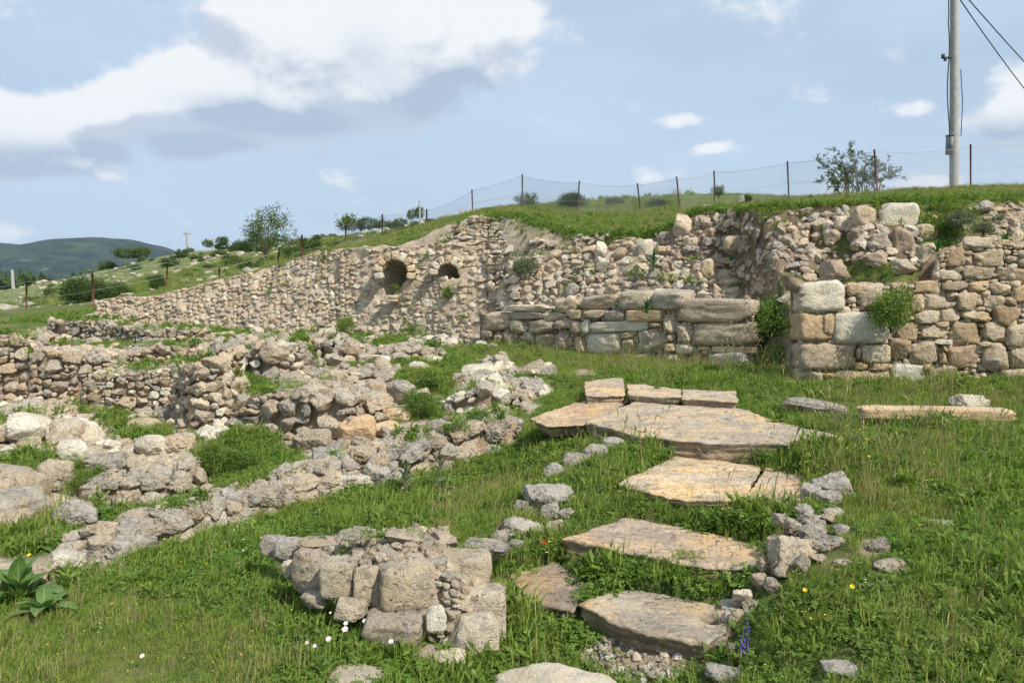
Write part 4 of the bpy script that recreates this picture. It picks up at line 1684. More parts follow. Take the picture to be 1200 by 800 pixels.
# ---- long ruined wall running away to the left
leftwall = empty('rubble_wall', at(165, 380, 20.7), 'long pale rubble wall stepping down to the left below the fence', 'wall')
PD = Patch([col((px, pb + 4, Yb), (px2, pt, Yt)) for (px, pb, Yb, px2, pt, Yt) in [
    (112, 380, 20.9, 113, 352, 21.1), (135, 381, 20.8, 135, 348, 21.05), (170, 383, 20.6, 170, 347, 20.9), (205, 385, 20.2, 205, 340, 20.6), (240, 388, 19.7, 243, 330, 20.4), (285, 394, 18.9, 287, 320, 20.0),
    (330, 398, 18.2, 330, 309, 19.6), (370, 399, 17.8, 372, 293, 19.0), (402, 399, 17.45, 402, 290, 18.5)]])
core_mesh(PD, leftwall, inset=.06, amp=.08, mat='mortar')
lay(PD, leftwall, .13, .32, 'rubble', ('wall', 'wall', 'wall', 'pale', 'rubble'), seed=41, rot=10, grow=1.05, proud=-.02, fillers=.5)

# ---- low ruined walls of the excavated rooms, from the back to the front
ridge('rubble_wall', 'crest of tumbled stones at the foot of the pale back wall on the left', [(55, 398, 372), (110, 400, 374), (170, 404, 382), (235, 402, 384)], .5, .12, .34, 'rubble', ('rubble', 'crag', 'wall'), seed=51, asp=(.35, .8), rot=14)
ridge('rubble_wall', 'stub of rubble wall with an upright plastered face at the left edge', [(-40, 475, 392), (15, 470, 388), (38, 468, 392)], .7, .14, .34, 'rubble', ('wall', 'rubble'), seed=52, rot=8)
ridge('rubble_wall', 'thick rubble wall of small tan stones beside the plastered stub at far left', [(38, 470, 400), (85, 470, 405), (128, 465, 410)], .8, .10, .27, 'rubble', ('wall', 'rubble', 'crag'), seed=53, rot=12, fillers=.3)
ridge('rubble_wall', 'low rubble wall capped by grey stones left of the square pier', [(98, 486, 433), (140, 484, 428), (192, 482, 424)], .6, .10, .25, 'rubble', ('wall', 'rubble', 'pale'), seed=54, rot=12, fillers=.3)
ridge('rubble_wall', 'rubble wall across the middle of the excavated rooms with a round boulder in its face', [(128, 442, 404), (175, 440, 402), (230, 438, 400), (290, 432, 394)], .7, .13, .36, 'rubble', ('rubble', 'crag', 'wall'), seed=55, rot=14)
ridge('rubble_pier', 'square rubble pier with pale lower stones standing above the broken slab', [(200, 496, 420), (230, 506, 416), (262, 502, 408)], .7, .11, .30, 'rubble', ('wall', 'pale', 'rubble', 'wall'), cat='pier', seed=56, rot=10, fillers=.3)
ridge('rubble_wall', 'broken wall end with a tall pale upright stone near the middle of the ruins', [(275, 446, 402), (318, 446, 396), (360, 440, 394)], .7, .14, .4, 'rubble', ('rubble', 'pale', 'crag'), seed=57, rot=14)
ridge('rubble_wall', 'tumbled grey rubble ridge below the pale rubble slope', [(300, 422, 392), (350, 425, 390), (410, 425, 396), (445, 420, 400)], .6, .14, .4, 'rubble', ('rubble', 'crag', 'wall'), seed=58, rot=16)
ridge('rubble_wall', 'wide crumbling wall with two round boulders at its broken end', [(262, 500, 452), (310, 508, 446), (360, 515, 444), (410, 520, 446), (450, 505, 446)], 1.0, .12, .36, 'rubble', ('rubble', 'warm', 'crag', 'rubble'), seed=59, rot=16, asp=(.4, .8), fillers=.3)
ridge('rubble_wall', 'low wall of small pale stones under the long flat stone', [(428, 424, 404), (470, 424, 402), (518, 420, 404)], .5, .12, .4, 'rubble', ('rubble', 'crag'), seed=60, asp=(.35, .7))
ridge('rubble_wall', 'rubble wall end with pale flat stones left of the steps', [(528, 484, 450), (570, 486, 442), (612, 478, 448), (648, 462, 440)], .8, .12, .34, 'rubble', ('rubble', 'crag', 'pale'), seed=61, rot=16)
ridge('rubble_wall', 'low dark rubble wall behind the broad slab at lower left', [(92, 590, 548), (130, 590, 545), (175, 588, 542), (228, 580, 538)], .5, .12, .32, 'rubble', ('crag', 'warm', 'rubble'), seed=62, rot=12)
ridge('rubble_wall', 'massive pale rough wall block at the left edge above the low dark wall', [(-40, 530, 486), (20, 528, 480), (95, 520, 480)],   .7, .2, .6, 'big', ('warm', 'pale', 'rubble'), seed=63, rot=8, asp=(.5, .9))
ridge('rubble_wall', 'flat pale stone footing stepping down at the left edge', [(-40, 632, 572), (20, 622, 560), (52, 612, 556)], .8, .3, .7, 'big', ('warm', 'rubble', 'warm'), seed=64, rot=6, asp=(.4, .7))


def rocks_in(parent, lst):
    for r in lst:
        x0, y0, x1, y1, lb, mat = r[:6]
        Y = r[6] if len(r) > 6 else None
        rock(x0, y0, x1, y1, lb, mat, None, Y=Y, parent=parent, name='stone', yaw=RNG.uniform(-12, 12), tilt=RNG.uniform(-5, 5))


w1 = ridge('low_stone_wall', 'low wall of big pitted grey boulders running diagonally through the grass', [(70, 668, 626), (120, 660, 612), (165, 650, 600), (215, 638, 586), (265, 620, 571), (310, 604, 556), (360, 590, 542), (410, 578, 530), (460, 566, 518), (510, 552, 504), (560, 538, 489), (605, 520, 478)],
             .42, .12, .34, 'crag', ('rubble', 'crag', 'warm', 'grey'), seed=71, grow=1.12, rot=14, asp=(.45, .9))
rocks_in(w1, [(76, 612, 164, 656, 'crag', 'warm'), (163, 598, 213, 643, 'crag', 'warm'), (210, 588, 259, 628, 'big', 'pale'), (248, 570, 302, 613, 'big', 'warm'), (298, 558, 346, 602, 'crag', 'crag'), (316, 544, 366, 576, 'crag', 'warm'),
              (358, 520, 413, 553, 'crag', 'grey'), (372, 545, 434, 581, 'big', 'pale'), (424, 538, 458, 576, 'crag', 'grey'), (438, 527, 500, 554, 'crag', 'crag'), (466, 514, 520, 548, 'crag', 'crag'), (498, 512, 530, 545, 'big', 'pale'),
              (514, 498, 576, 530, 'big', 'warm'), (544, 478, 582, 507, 'crag', 'grey'), (578, 474, 602, 502, 'rubble', 'rubble'), (574, 500, 602, 528, 'big', 'wall'), (52, 640, 92, 672, 'big', 'pale'), (20, 655, 60, 690, 'rubble', 'rubble')])

w2 = ridge('boulder_wall', 'broken wall of large tan boulders with a crumbled top in the foreground', [(318, 668, 640), (360, 696, 622), (420, 726, 614), (480, 752, 620), (540, 770, 634), (590, 745, 648)], .62, .05, .16, 'rubble', ('warm', 'rubble', 'warm', 'wall'),
           seed=72, rot=16, batter=.12, minpx=9, asp=(.4, .8), depth=.7, core='mortar')
weeds_on(Patch(np.array([[p + np.array([0, 0, .02]) for p in (at(340, 640, 4.6), at(345, 622, 4.75))], [p + np.array([0, 0, .02]) for p in (at(580, 660, 4.5), at(575, 640, 4.75))]])), 14, 0, 1, .1)
rocks_in(w2, [(440, 646, 510, 714, 'ashlar', 'warm', 4.15), (424, 702, 500, 756, 'ashlar', 'warm', 4.0), (374, 646, 416, 700, 'ashlar', 'warm', 4.25), (340, 634, 386, 692, 'block', 'warm', 4.4), (412, 656, 446, 708, 'block', 'warm', 4.2),
              (506, 634, 576, 690, 'ashlar', 'warm', 4.35), (546, 678, 594, 728, 'ashlar', 'warm', 4.2), (514, 702, 586, 790, 'block', 'warm', 4.02), (498, 704, 523, 740, 'block', 'pale', 4.0), (462, 744, 514, 790, 'block', 'warm', 3.93),
              (506, 756, 546, 784, 'block', 'cream', 3.86), (510, 775, 572, 812, 'big', 'warm', 3.82), (301, 621, 336, 654, 'round', 'crag', 4.9), (318, 623, 356, 660, 'block', 'grey', 4.75), (538, 620, 599, 660, 'crag', 'crag', 4.8),
              (329, 652, 350, 678, 'round', 'cream', 4.55), (562, 720, 594, 750, 'block', 'warm', 4.12), (388, 694, 428, 728, 'block', 'warm', 4.12), (350, 686, 384, 714, 'block', 'warm', 4.3),
              (345, 622, 392, 644, 'rubble', 'warm', 4.62), (392, 612, 440, 634, 'rubble', 'rubble', 4.75), (446, 616, 496, 640, 'rubble', 'warm', 4.6), (494, 622, 536, 646, 'rubble', 'warm', 4.55)])

edging = empty('rubble_edging', hit(925, 680), 'ragged rubble edging along the right side of the steps', 'stones')
rocks_in(edging, [(942, 566, 966, 594, 'rubble', 'grey'), (928, 646, 952, 676, 'rubble', 'crag'), (880, 672, 904, 700, 'crag', 'warm'), (868, 696, 892, 722, 'rubble', 'crag'), (854, 712, 878, 742, 'crag', 'rubble'), (842, 730, 862, 752, 'rubble', 'warm'), (906, 600, 932, 622, 'rubble', 'crag'), (958, 572, 990, 596, 'crag', 'grey'), (932, 588, 958, 612, 'rubble', 'crag'), (920, 606, 944, 634, 'crag', 'warm'), (940, 612, 972, 636, 'big', 'crag'), (900, 626, 926, 656, 'rubble', 'warm'), (924, 632, 950, 662, 'crag', 'warm'),
                  (888, 652, 912, 680, 'crag', 'warm'), (908, 656, 934, 684, 'rubble', 'rubble'), (896, 676, 918, 700, 'rubble', 'crag'), (860, 690, 884, 716, 'rubble', 'pale'), (872, 712, 892, 730, 'rubble', 'crag'),
                  (846, 716, 866, 738, 'crag', 'warm'), (832, 742, 856, 764, 'rubble', 'crag'), (852, 752, 868, 768, 'rubble', 'grey'), (960, 596, 986, 616, 'rubble', 'warm'), (976, 610, 1000, 630, 'rubble', 'grey'), (950, 650, 972, 666, 'rubble', 'warm')])
kerb = empty('kerb_line', hit(655, 560), 'broken line of grey kerb stones along the left side of the steps', 'stones')
rocks_in(kerb, [(708, 512, 738, 534, 'block', 'grey'), (684, 520, 714, 545, 'block', 'grey'), (660, 530, 690, 556, 'block', 'crag'), (636, 540, 666, 566, 'crag', 'grey'), (634, 586, 656, 610, 'rubble', 'grey'), (602, 582, 630, 606, 'rubble', 'crag'), (654, 592, 674, 614, 'rubble', 'crag'), (640, 606, 662, 626, 'rubble', 'warm'), (574, 620, 598, 644, 'rubble', 'crag'), (596, 632, 616, 650, 'rubble', 'grey')])
w3 = empty('low_stone_wall', hit(145, 585), 'row of dark pitted boulders standing in the grass pocket at left', 'wall ruin')
rocks_in(w3, [(34, 535, 80, 574, 'crag', 'warm'), (93, 526, 147, 562, 'crag', 'crag'), (141, 532, 174, 563, 'crag', 'warm'), (168, 529, 205, 561, 'crag', 'warm'), (197, 527, 225, 554, 'crag', 'rubble'), (183, 505, 224, 534, 'crag', 'rubble'),
              (151, 508, 190, 537, 'big', 'pale'), (117, 556, 152, 584, 'big', 'warm'), (147, 560, 187, 584, 'big', 'warm'), (182, 552, 216, 577, 'rubble', 'wall'), (64, 514, 96, 546, 'big', 'pale'), (55, 580, 108, 624, 'crag', 'grey')])
w4 = empty('boulder_row', hit(455, 500), 'cluster of round boulders over a dark hollow in the middle of the ruins', 'rocks')
rocks_in(w4, [(427, 446, 455, 480, 'round', 'rubble'), (453, 444, 486, 479, 'round', 'crag'), (388, 450, 426, 478, 'crag', 'crag'), (392, 484, 438, 522, 'big', 'orange'), (428, 476, 458, 495, 'block', 'orange'), (452, 478, 482, 495, 'block', 'orange'),
              (340, 500, 385, 530, 'big', 'warm'), (434, 492, 466, 515, 'big', 'orange')])

weeds_on(PC, 10, .3, 1, .15)
weeds_on(PD, 8, .5, 1, .15)
weeds_on(PE, 6, .4, 1, .1)
# ================================================================== SINGLE ROCKS
ROCKS = [
    (1035, 238, 1078, 262, 'ashlar', 'pale', 'squared cream block highest on the bank at its grassy edge', 12.7, 'block'),
    (1003, 241, 1028, 266, 'block', 'wall', 'tan block set in the dark soil left of the squared cream block', 12.9, 'block'),
    (980, 253, 998, 268, 'round', 'wall', 'small rounded tan stone in the soil bank beside the darker roots', 13.0, 'rock'),
    (1047, 264, 1072, 298, 'rubble', 'tan', 'upright tan stone with orange side directly under the squared cream block', 12.2, 'rock'),
    (966, 302, 1002, 331, 'rubble', 'wall', 'pale flat slab leaning on the bank above the corner of the right wall', 11.2, 'slab'),
    (996, 268, 1026, 282, 'rubble', 'wall', 'flat stone under the tan block on the bank', 12.2, 'rock'),
    (1022, 272, 1048, 290, 'rubble', 'crag', 'brown pitted stone left of the upright tan stone', 12.0, 'rock'),
    (1014, 292, 1042, 310, 'rubble', 'wall', 'broken tan stone below the brown pitted stone on the bank', 11.5, 'rock'),
    (1044, 302, 1080, 320, 'rubble', 'rubble', 'wide rough tan stone in weeds above the right wall', 11.2, 'rock'),
    (1075, 262, 1096, 278, 'round', 'wall', 'small tan stone in the green slope right of the upright stone', 12.0, 'rock'),
    (968, 268, 990, 286, 'round', 'rubble', 'dull tan stone below the small rounded one in the soil bank', 12.0, 'rock'),
    (1082, 283, 1105, 312, 'round', 'wall', 'rounded stone in grass at the step in the top of the right wall', 10.6, 'rock'),
    (884, 399, 938, 434, 'ashlar', 'rubble', 'shaded grey block in the gap between the two coursed walls', 12.2, 'block'),
    (790, 250, 812, 272, 'round', 'wall', 'pale rounded stone poking from the grass edge of the bank', 14.4, 'rock'),
    (822, 240, 838, 252, 'block', 'pale', 'pale squared stone on the grass terrace right of the leaning post', 15.2, 'rock'),
    (865, 229, 873, 236, 'round', 'grey', 'small grey boulder on the skyline of the terrace', 20.0, 'rock'),
    (848, 275, 870, 292, 'round', 'wall', 'rounded tan stone halfway down the soil bank', 13.4, 'rock'),
    (697, 282, 712, 298, 'round', 'pale', 'cream rounded stone at the top of the rough leaning wall', 15.0, 'rock'),
    (749, 279, 766, 302, 'block', 'pale', 'white upright stone beside the leafy plant on the rough wall', 14.6, 'rock'),
    (770, 288, 781, 294, 'block', 'orange', 'small pinkish stone right of the white upright stone', 14.4, 'rock'),
    (822, 302, 837, 322, 'round', 'wall', 'upright oval stone standing in bare soil of the bank', 13.2, 'rock'),
]
for x0, y0, x1, y1, lb_, mt_, lab, Y_, ct_ in ROCKS:
    if 955 < x0 < 1110:
        Y_ = hit((x0 + x1) / 2, y1 - 3, 10.3, 20)[1] - .08
    rock(x0, y0, x1, y1, lb_, mt_, lab, Y=Y_, cat=ct_, name={'block': 'stone_block', 'slab': 'stone_slab', 'rock': 'rock'}[ct_], dfr=.7, yaw=RNG.uniform(-10, 10), sink=.2)
GROUND_ROCKS = [
    (614, 556, 676, 601, 'crag', 'grey', 'lumpy grey rock in the grass left of the third step'),
    (587, 596, 640, 636, 'crag', 'grey', 'pitted grey rock just below the lumpy grey rock left of the steps'),
    (954, 544, 1010, 586, 'crag', 'grey', 'craggy grey rock with a raised knob at the right end of the second step'),
    (938, 598, 972, 622, 'crag', 'crag', 'brownish low rock below the craggy grey rock right of the steps'),
    (966, 592, 993, 608, 'crag', 'grey', 'small flat grey rock right of the brownish low rock'),
    (906, 616, 960, 674, 'crag', 'warm', 'pale pitted outcrop at the right end of the third step'),
    (945, 618, 998, 650, 'crag', 'crag', 'cream flat outcrop behind the pale pitted outcrop'),
    (1020, 624, 1045, 650, 'crag', 'crag', 'flat stone nearly buried in the right meadow'),
    (1030, 650, 1066, 676, 'crag', 'rubble', 'weathered flat stone with a dark hole in the right meadow'),
    (980, 654, 1004, 668, 'crag', 'warm', 'small reddish rock in the grass right of the pale pitted outcrop'),
    (1090, 604, 1122, 618, 'crag', 'grey', 'low dark grey stone farthest right in the meadow'),
    (846, 700, 880, 726, 'crag', 'pale', 'small white rock at the right end of the lowest step'),
    (828, 736, 850, 760, 'crag', 'warm', 'brown rough stone under the hollow of the lowest step'),
    (830, 771, 882, 806, 'crag', 'grey', 'half buried grey rock at the bottom edge below the purple flowers'),
    (970, 780, 1024, 800, 'crag', 'grey', 'flat grey rock in the grass at the bottom edge on the right'),
    (380, 780, 448, 812, 'big', 'warm', 'rounded tan rock at the bottom edge under the pink flowers'),
    (1121, 457, 1166, 482, 'crag', 'pale', 'rounded pale rock lying behind the orange beam'),
    (540, 422, 579, 446, 'big', 'pale', 'pale flat topped rock on the wall end left of the steps'),
    (583, 438, 614, 466, 'rubble', 'rubble', 'leaning rounded stone right of the pale flat topped rock'),
    (610, 438, 642, 468, 'crag', 'grey', 'grey jagged rock closest to the top step on its left'),
    (476, 420, 506, 438, 'crag', 'pale', 'pale round boulder in grass right of the small white stone'),
    (434, 414, 457, 427, 'big', 'pale', 'small white stone in the grass in the middle of the ruins'),
    (450, 397, 514, 413, 'big', 'crag', 'long flat stone lying at the foot of the arched wall'),
    (313, 414, 347, 442, 'block', 'pale', 'pale upright squared stone in the middle of the ruins'),
    (211, 428, 233, 446, 'round', 'pale', 'round pale boulder set in the pier top'),
    (223, 494, 264, 516, 'big', 'pale', 'pale flat boulder at the foot of the square pier'),
    (176, 470, 208, 496, 'crag', 'crag', 'dark pitted boulder left of the square pier'),
    (144, 486, 182, 506, 'big', 'warm', 'tan boulder in the grass pocket left of the dark pitted boulder'),
    (680, 518, 706, 528, 'crag', 'warm', 'small flat stone in the clover left of the second step'),
    (264, 485, 290, 500, 'round', 'pale', 'whitish stone in the grass right of the square pier'),
    (268, 655, 300, 668, 'crag', 'warm', 'low tan stone half hidden in grass in front of the boulder wall'),
]
for x0, y0, x1, y1, lb_, mt_, lab in GROUND_ROCKS:
    rock(x0, y0, x1, y1, lb_, mt_, lab, cat='rock', name='rock', yaw=RNG.uniform(-20, 20), sink=.42, dfr=.85)


def elongated(name, p0, p1, wid, h, z, mat, label, lb='ashlar', cat='stone', sink=.3):
    a, c = np.array(zpt(*p0, z)), np.array(zpt(*p1, z))
    ux = c - a
    L = np.linalg.norm(ux)
    ux /= L
    uz = np.array([0, 0, 1.])
    uy = np.cross(uz, ux)
    m = (a + c) / 2
    m[2] += h * (.5 - sink)
    o = link(name, LIBS[lb][int(RNG.integers(len(LIBS[lb])))], None, frame(m, ux, uy, uz, (L, wid, h)), label=label, cat=cat)
    o.material_slots[0].link = 'OBJECT'
    o.material_slots[0].material = MAT[mat]
    for f in np.linspace(-.45, .45, 20):
        mark(m[0] + ux[0] * L * f, m[1] + ux[1] * L * f, wid * .3)
    return o


elongated('stone_beam', (1003, 488), (1188, 491), .20, .13, .60, 'orange', 'long narrow orange stone beam lying in grass in front of the right wall', sink=.2)
elongated('stone_slab', (920, 470), (992, 480), .35, .12, .60, 'crag', 'flat grey stone in grass left of the orange beam', lb='big', sink=.55)
elongated('column_fragment', (580, 802), (740, 842), .22, .22, .0, 'cream', 'pale cream column fragment lying at the bottom edge of the picture', lb='round', sink=.3)

# ================================================================== THE STEPS
slab('stone_slab', STEP[0][0], .50, .11, 'orange topped left slab of the highest step overhanging a dark cavity', tint=(1.05, .95, .85), seed=3, undercut=.10)
slab('stone_slab', STEP[1][0], .54, .19, 'largest slab of the highest step with an orange and grey surface', seed=1, undercut=.02)
slab('stone_slab', STEP[2][0], .375, .13, 'cream and orange left slab of the second step', seed=5, tint=(1.18, 1.14, 1.04))
slab('stone_slab', STEP[3][0], .37, .13, 'orange right slab of the second step beside the craggy rock', seed=6, tint=(1.08, 1.0, .92))
slab('stone_slab', STEP[4][0], .23, .14, 'speckled tan slab of the third step', seed=7, tint=(1.0, .95, .92))
slab('stone_slab', STEP[5][0], .07, .10, 'dark grey brown left slab of the lowest step', seed=8, tint=(.68, .66, .66))
slab('stone_slab', STEP[6][0], .08, .13, 'grey tan right slab of the lowest step with a round socket hole', seed=9, tint=(.92, .92, .9), hole=(833, 724, .065))
for (poly, z, th3, lab, sd_) in [([(684, 446), (730, 442), (733, 462), (686, 464)], .60, .12, 'layered brown stone at the left of the row behind the top slab', 11),
                                 ([(734, 450), (798, 454), (798, 465), (736, 462)], .62, .12, 'layered cream stone in the middle of the row behind the top slab', 12),
                                 ([(799, 456), (864, 460), (864, 470), (799, 467)], .62, .14, 'long layered stone at the right of the row behind the top slab', 13)]:
    slab('kerb_stone', poly, z, th3, lab, seed=sd_, cat='stone')


# ================================================================== LOOSE RUBBLE
def loose(name, label, N, fn, smin, smax, lb, mats, seed, cat='rubble', gthr=.45, sinkf=.25, limit=300, minpx=7, power=2.2, free=False):
    rng = np.random.default_rng(seed)
    XY = fn(rng, N * 6)
    z = H(XY[:, 0], XY[:, 1])
    g, s, _h2 = cover(XY[:, 0], XY[:, 1], z)
    ok = (g < gthr) | (rng.random(len(g)) < .04)
    i = np.clip(((XY[:, 0] - GX0) / GS).astype(int), 0, OCC.shape[0] - 1)
    j = np.clip(((XY[:, 1] - GY0) / GS).astype(int), 0, OCC.shape[1] - 1)
    if not free:
        ok &= ~OCC[i, j]
    XY, z = XY[ok][:N], z[ok][:N]
    if not len(XY):
        return
    root = empty(name, (XY[:, 0].mean(), XY[:, 1].mean(), float(z.mean())), label, cat)
    sz = smin + (smax - smin) * rng.random(len(z)) ** power
    e = .1
    nx = -(H(XY[:, 0] + e, XY[:, 1]) - H(XY[:, 0] - e, XY[:, 1])) / (2 * e)
    ny = -(H(XY[:, 0], XY[:, 1] + e) - H(XY[:, 0], XY[:, 1] - e)) / (2 * e)
    px, py, dep = proj(np.column_stack([XY, z]))
    big = sz * F / dep
    on = np.argsort(-big)
    objs = set([int(k) for k in on[:limit] if big[k] >= minpx])
    st = Stuff()
    for k in range(len(z)):
        n = np.array([nx[k], ny[k], 1.0]) * np.array([.7, .7, 1])
        n /= np.linalg.norm(n)
        a = rng.uniform(0, 6.28)
        x = np.array([math.cos(a), math.sin(a), 0])
        y = np.cross(n, x)
        y /= np.linalg.norm(y)
        x = np.cross(y, n)
        R = np.array(rand_rot(rng, 14)) @ np.stack([x, y, n], 1)
        w = sz[k]
        s3 = (w, w * rng.uniform(.6, .95), w * rng.uniform(.4, .75))
        loc = np.array([XY[k, 0], XY[k, 1], z[k]]) + n * s3[2] * (.5 - sinkf)
        if k in objs:
            put_stone(lb, root, loc, R[:, 0], R[:, 1], R[:, 2], s3, mats[int(rng.integers(len(mats)))], rng=rng)
            if w > .18:
                mark(loc[0], loc[1], .01)
        else:
            st.add(LOWG['rubble'][int(rng.integers(10))], loc, R[:, 0], R[:, 1], R[:, 2], s3, rng.random())
    st.build('small_stones', mats[0], root)
    return root


def bank_fn(poly):
    """even over what the eye sees of the bank: where lines of sight meet its slope"""
    poly = np.array(poly, float)

    def f(rng, n):
        out = []
        n = n // 4
        px = rng.uniform(poly[:, 0].min(), poly[:, 0].max(), n)
        py = rng.uniform(poly[:, 1].min(), poly[:, 1].max(), n)
        ok = inpoly(px, py, poly)
        for a, c in zip(px[ok], py[ok]):
            h = hit(a, c, 8, 22)
            if h is not None:
                out.append(h[:2])
        return np.array(out)
    return f


def poly_fn(poly):
    poly = np.array(poly, float)

    def f(rng, n):
        out = []
        x = rng.uniform(-14, 4, n * 3)
        y = rng.uniform(4, 22, n * 3)
        z = H(x, y)
        px, py, _ = proj(np.stack([x, y, z], -1))
        ok = inpoly(px, py, poly)
        # even in the picture rather than on the ground: thin out the far part a little
        return np.stack([x[ok], y[ok]], 1)
    return f


loose('rubble_bank', 'bare brown soil bank full of loose tan stones under the fence', 480, bank_fn([(770, 275), (800, 258), (860, 250), (990, 248), (1010, 262), (975, 285), (962, 335), (935, 350), (885, 356), (770, 360)]), .06, .27, 'rubble', ('rubble', 'crag', 'wall', 'rubble'), 81, power=2.4, gthr=.7, sinkf=.42, free=True)
loose('rubble_bank', 'small broken stones between the large blocks above the corner of the right wall', 110, bank_fn([(990, 262), (1080, 262), (1095, 325), (965, 330)]), .06, .26, 'rubble', ('wall', 'pale', 'rubble'), 89, power=2, sinkf=.35, free=True)
loose('rubble_bank', 'stony soil bank at upper right above the tall coursed wall', 420, bank_fn([(1080, 240), (1240, 236), (1240, 300), (1090, 300)]), .05, .26, 'rubble', ('tan', 'rubble'), 82, power=2.6, sinkf=.4, gthr=.6, free=True)
loose('rubble_bank', 'thin strip of small stones and soil below the grass edge in the middle', 350, bank_fn([(600, 262), (775, 268), (790, 310), (620, 305)]), .05, .26, 'rubble', ('wall', 'rubble', 'pale'), 83)
loose('rubble_field', 'scattered grey and tan stones over the back of the excavated rooms at left', 900, poly_fn([(-60, 375), (110, 378), (300, 396), (300, 440), (-60, 450)]), .06, .36, 'rubble', ('rubble', 'crag', 'wall'), 84)
loose('rubble_field', 'loose pale stones at the foot of the arched wall', 700, poly_fn([(300, 390), (580, 396), (660, 440), (560, 470), (300, 450)]), .06, .36, 'rubble', ('rubble', 'crag', 'pale'), 85)
loose('rubble_field', 'small stones strewn over the bare ground around the broken slab at left', 800, poly_fn([(-60, 450), (300, 440), (330, 540), (220, 600), (-60, 640)]), .03, .22, 'rubble', ('rubble', 'warm', 'pale'), 86)
loose('rubble_field', 'broken stones between the round boulders and the diagonal boulder wall', 700, poly_fn([(300, 440), (640, 445), (600, 520), (380, 560), (300, 560)]), .03, .26, 'rubble', ('rubble', 'warm', 'crag'), 87)
loose('gravel_patch', 'patch of gravel and stone chips below the lowest step', 500, lambda rng, n: np.stack([rng.uniform(.2, 1.1, n), rng.uniform(3.5, 4.3, n)], 1), .01, .07, 'rubble', ('rubble', 'pale'), 88, minpx=9, gthr=.6)

# ================================================================== POLE, CABLES, FENCES
def utility_pole():
    Y = 23.0
    b = at(1118, 224, Y)
    root = empty('utility_pole', b, 'tall round concrete pole with a meter box rising behind the fence', 'pole')
    H0 = 8.6
    g = Geo().tube([(.02, 0, -.4), (-.21, 0, H0 / 2), (-.44, 0, H0)], [.125, .108, .085], 20)
    link('shaft', g.mesh('shaft', 'concrete'), root, Matrix.Translation(root.location))
    g = Geo()
    g.box((-.22, -.06, 1.25), (.10, .24, .50))
    g.box((-.22, -.06, 1.52), (.13, .28, .03))
    g.box((-.12, -.06, 1.05), (.12, .05, .04)).box((-.12, -.06, 1.4), (.12, .05, .04))
    link('meter_box', g.mesh('meter_box', 'box', False), root, Matrix.Translation(root.location))
    g = Geo()
    pts = []
    for i in range(40):
        t = i / 39
        z = 1.5 + t * 7
        pts.append((-.15 - .052 * z - .06 * math.sin(t * 9.0) ** 2 * (1 if t < .45 else .35), -.05, z))
    g.tube(pts, .016, 5)
    g.tube([(.06, -.1, 1.5), (.06, -.1, 2.4), (-.04, -.1, 3.3)], .012, 5)
    link('drop_cable', g.mesh('drop_cable', 'cable'), root, Matrix.Translation(root.location))
    g = Geo().box((-.38, -.02, 3.62), (.22, .05, .05)).box((-.50, -.02, 3.66), (.07, .07, .12)).box((-.44, -.02, 3.58), (.05, .06, .09))
    link('cable_bracket', g.mesh('cable_bracket', 'cable', False), root, Matrix.Translation(root.location))
    g = Geo().tube([(-.42, 0, H0 - .5), (-.08, .05, H0 - .45)], .02, 6)
    link('insulator_arm', g.mesh('insulator_arm', 'cable'), root, Matrix.Translation(root.location))
    for k, (pa, pb_, Yb, sag, lab) in enumerate([((1121, -6), (1330, 215), 60, 1.2, 'lower black cable running right from the concrete pole'), ((1130, -6), (1420, 250), 66, 1.2, 'upper black cable running right from the concrete pole')]):
        a, c = at(*pa, Y), at(*pb_, Yb)
        pts = []
        for i in range(40):
            t = i / 39
            p = a + (c - a) * t
            p[2] -= sag * 4 * t * (1 - t)
            pts.append(p)
        pts = np.array(pts)
        me = Geo().tube(pts - a, .017, 5).mesh('overhead_cable', 'cable')
        link('overhead_cable', me, None, Matrix.Translation(Vector(a)), label=lab, cat='cable')


utility_pole()


def small_pole(px, pt, pb, Y, w, mat, label, cross=0):
    a, c = at(px, pb, Y), at(px, pt, Y)
    L = c[2] - a[2]
    g = Geo().tube([(0, 0, -L * .3), (0, 0, L)], [w * .6, w * .42], 10)
    root = empty('utility_pole', a, label, 'pole')
    link('shaft', g.mesh('shaft', mat), root, Matrix.Translation(root.location))
    if cross:
        g = Geo().box((0, 0, L * .97), (cross, w * .5, w * .5))
        for s in (-.45, 0, .45):
            g.box((cross * s, 0, L * 1.0), (w * .3, w * .3, w))
        link('crossarm', g.mesh('crossarm', mat, False), root, Matrix.Translation(root.location))


small_pole(16, 316, 348, 150, .62, 'concrete', 'thick pale pole with brackets beside the valley trees at the left edge', 0)
small_pole(220, 273, 296, 110, .32, 'concrete', 'slim grey pole with a crossarm on the hillside skyline', .9)
small_pole(492, 235, 265, 70, .16, 'concrete', 'thin grey pole on the skyline left of the grassy hump')
small_pole(249, 279, 292, 200, .3, 'concrete', 'faint distant pole just right of the crossarm pole')

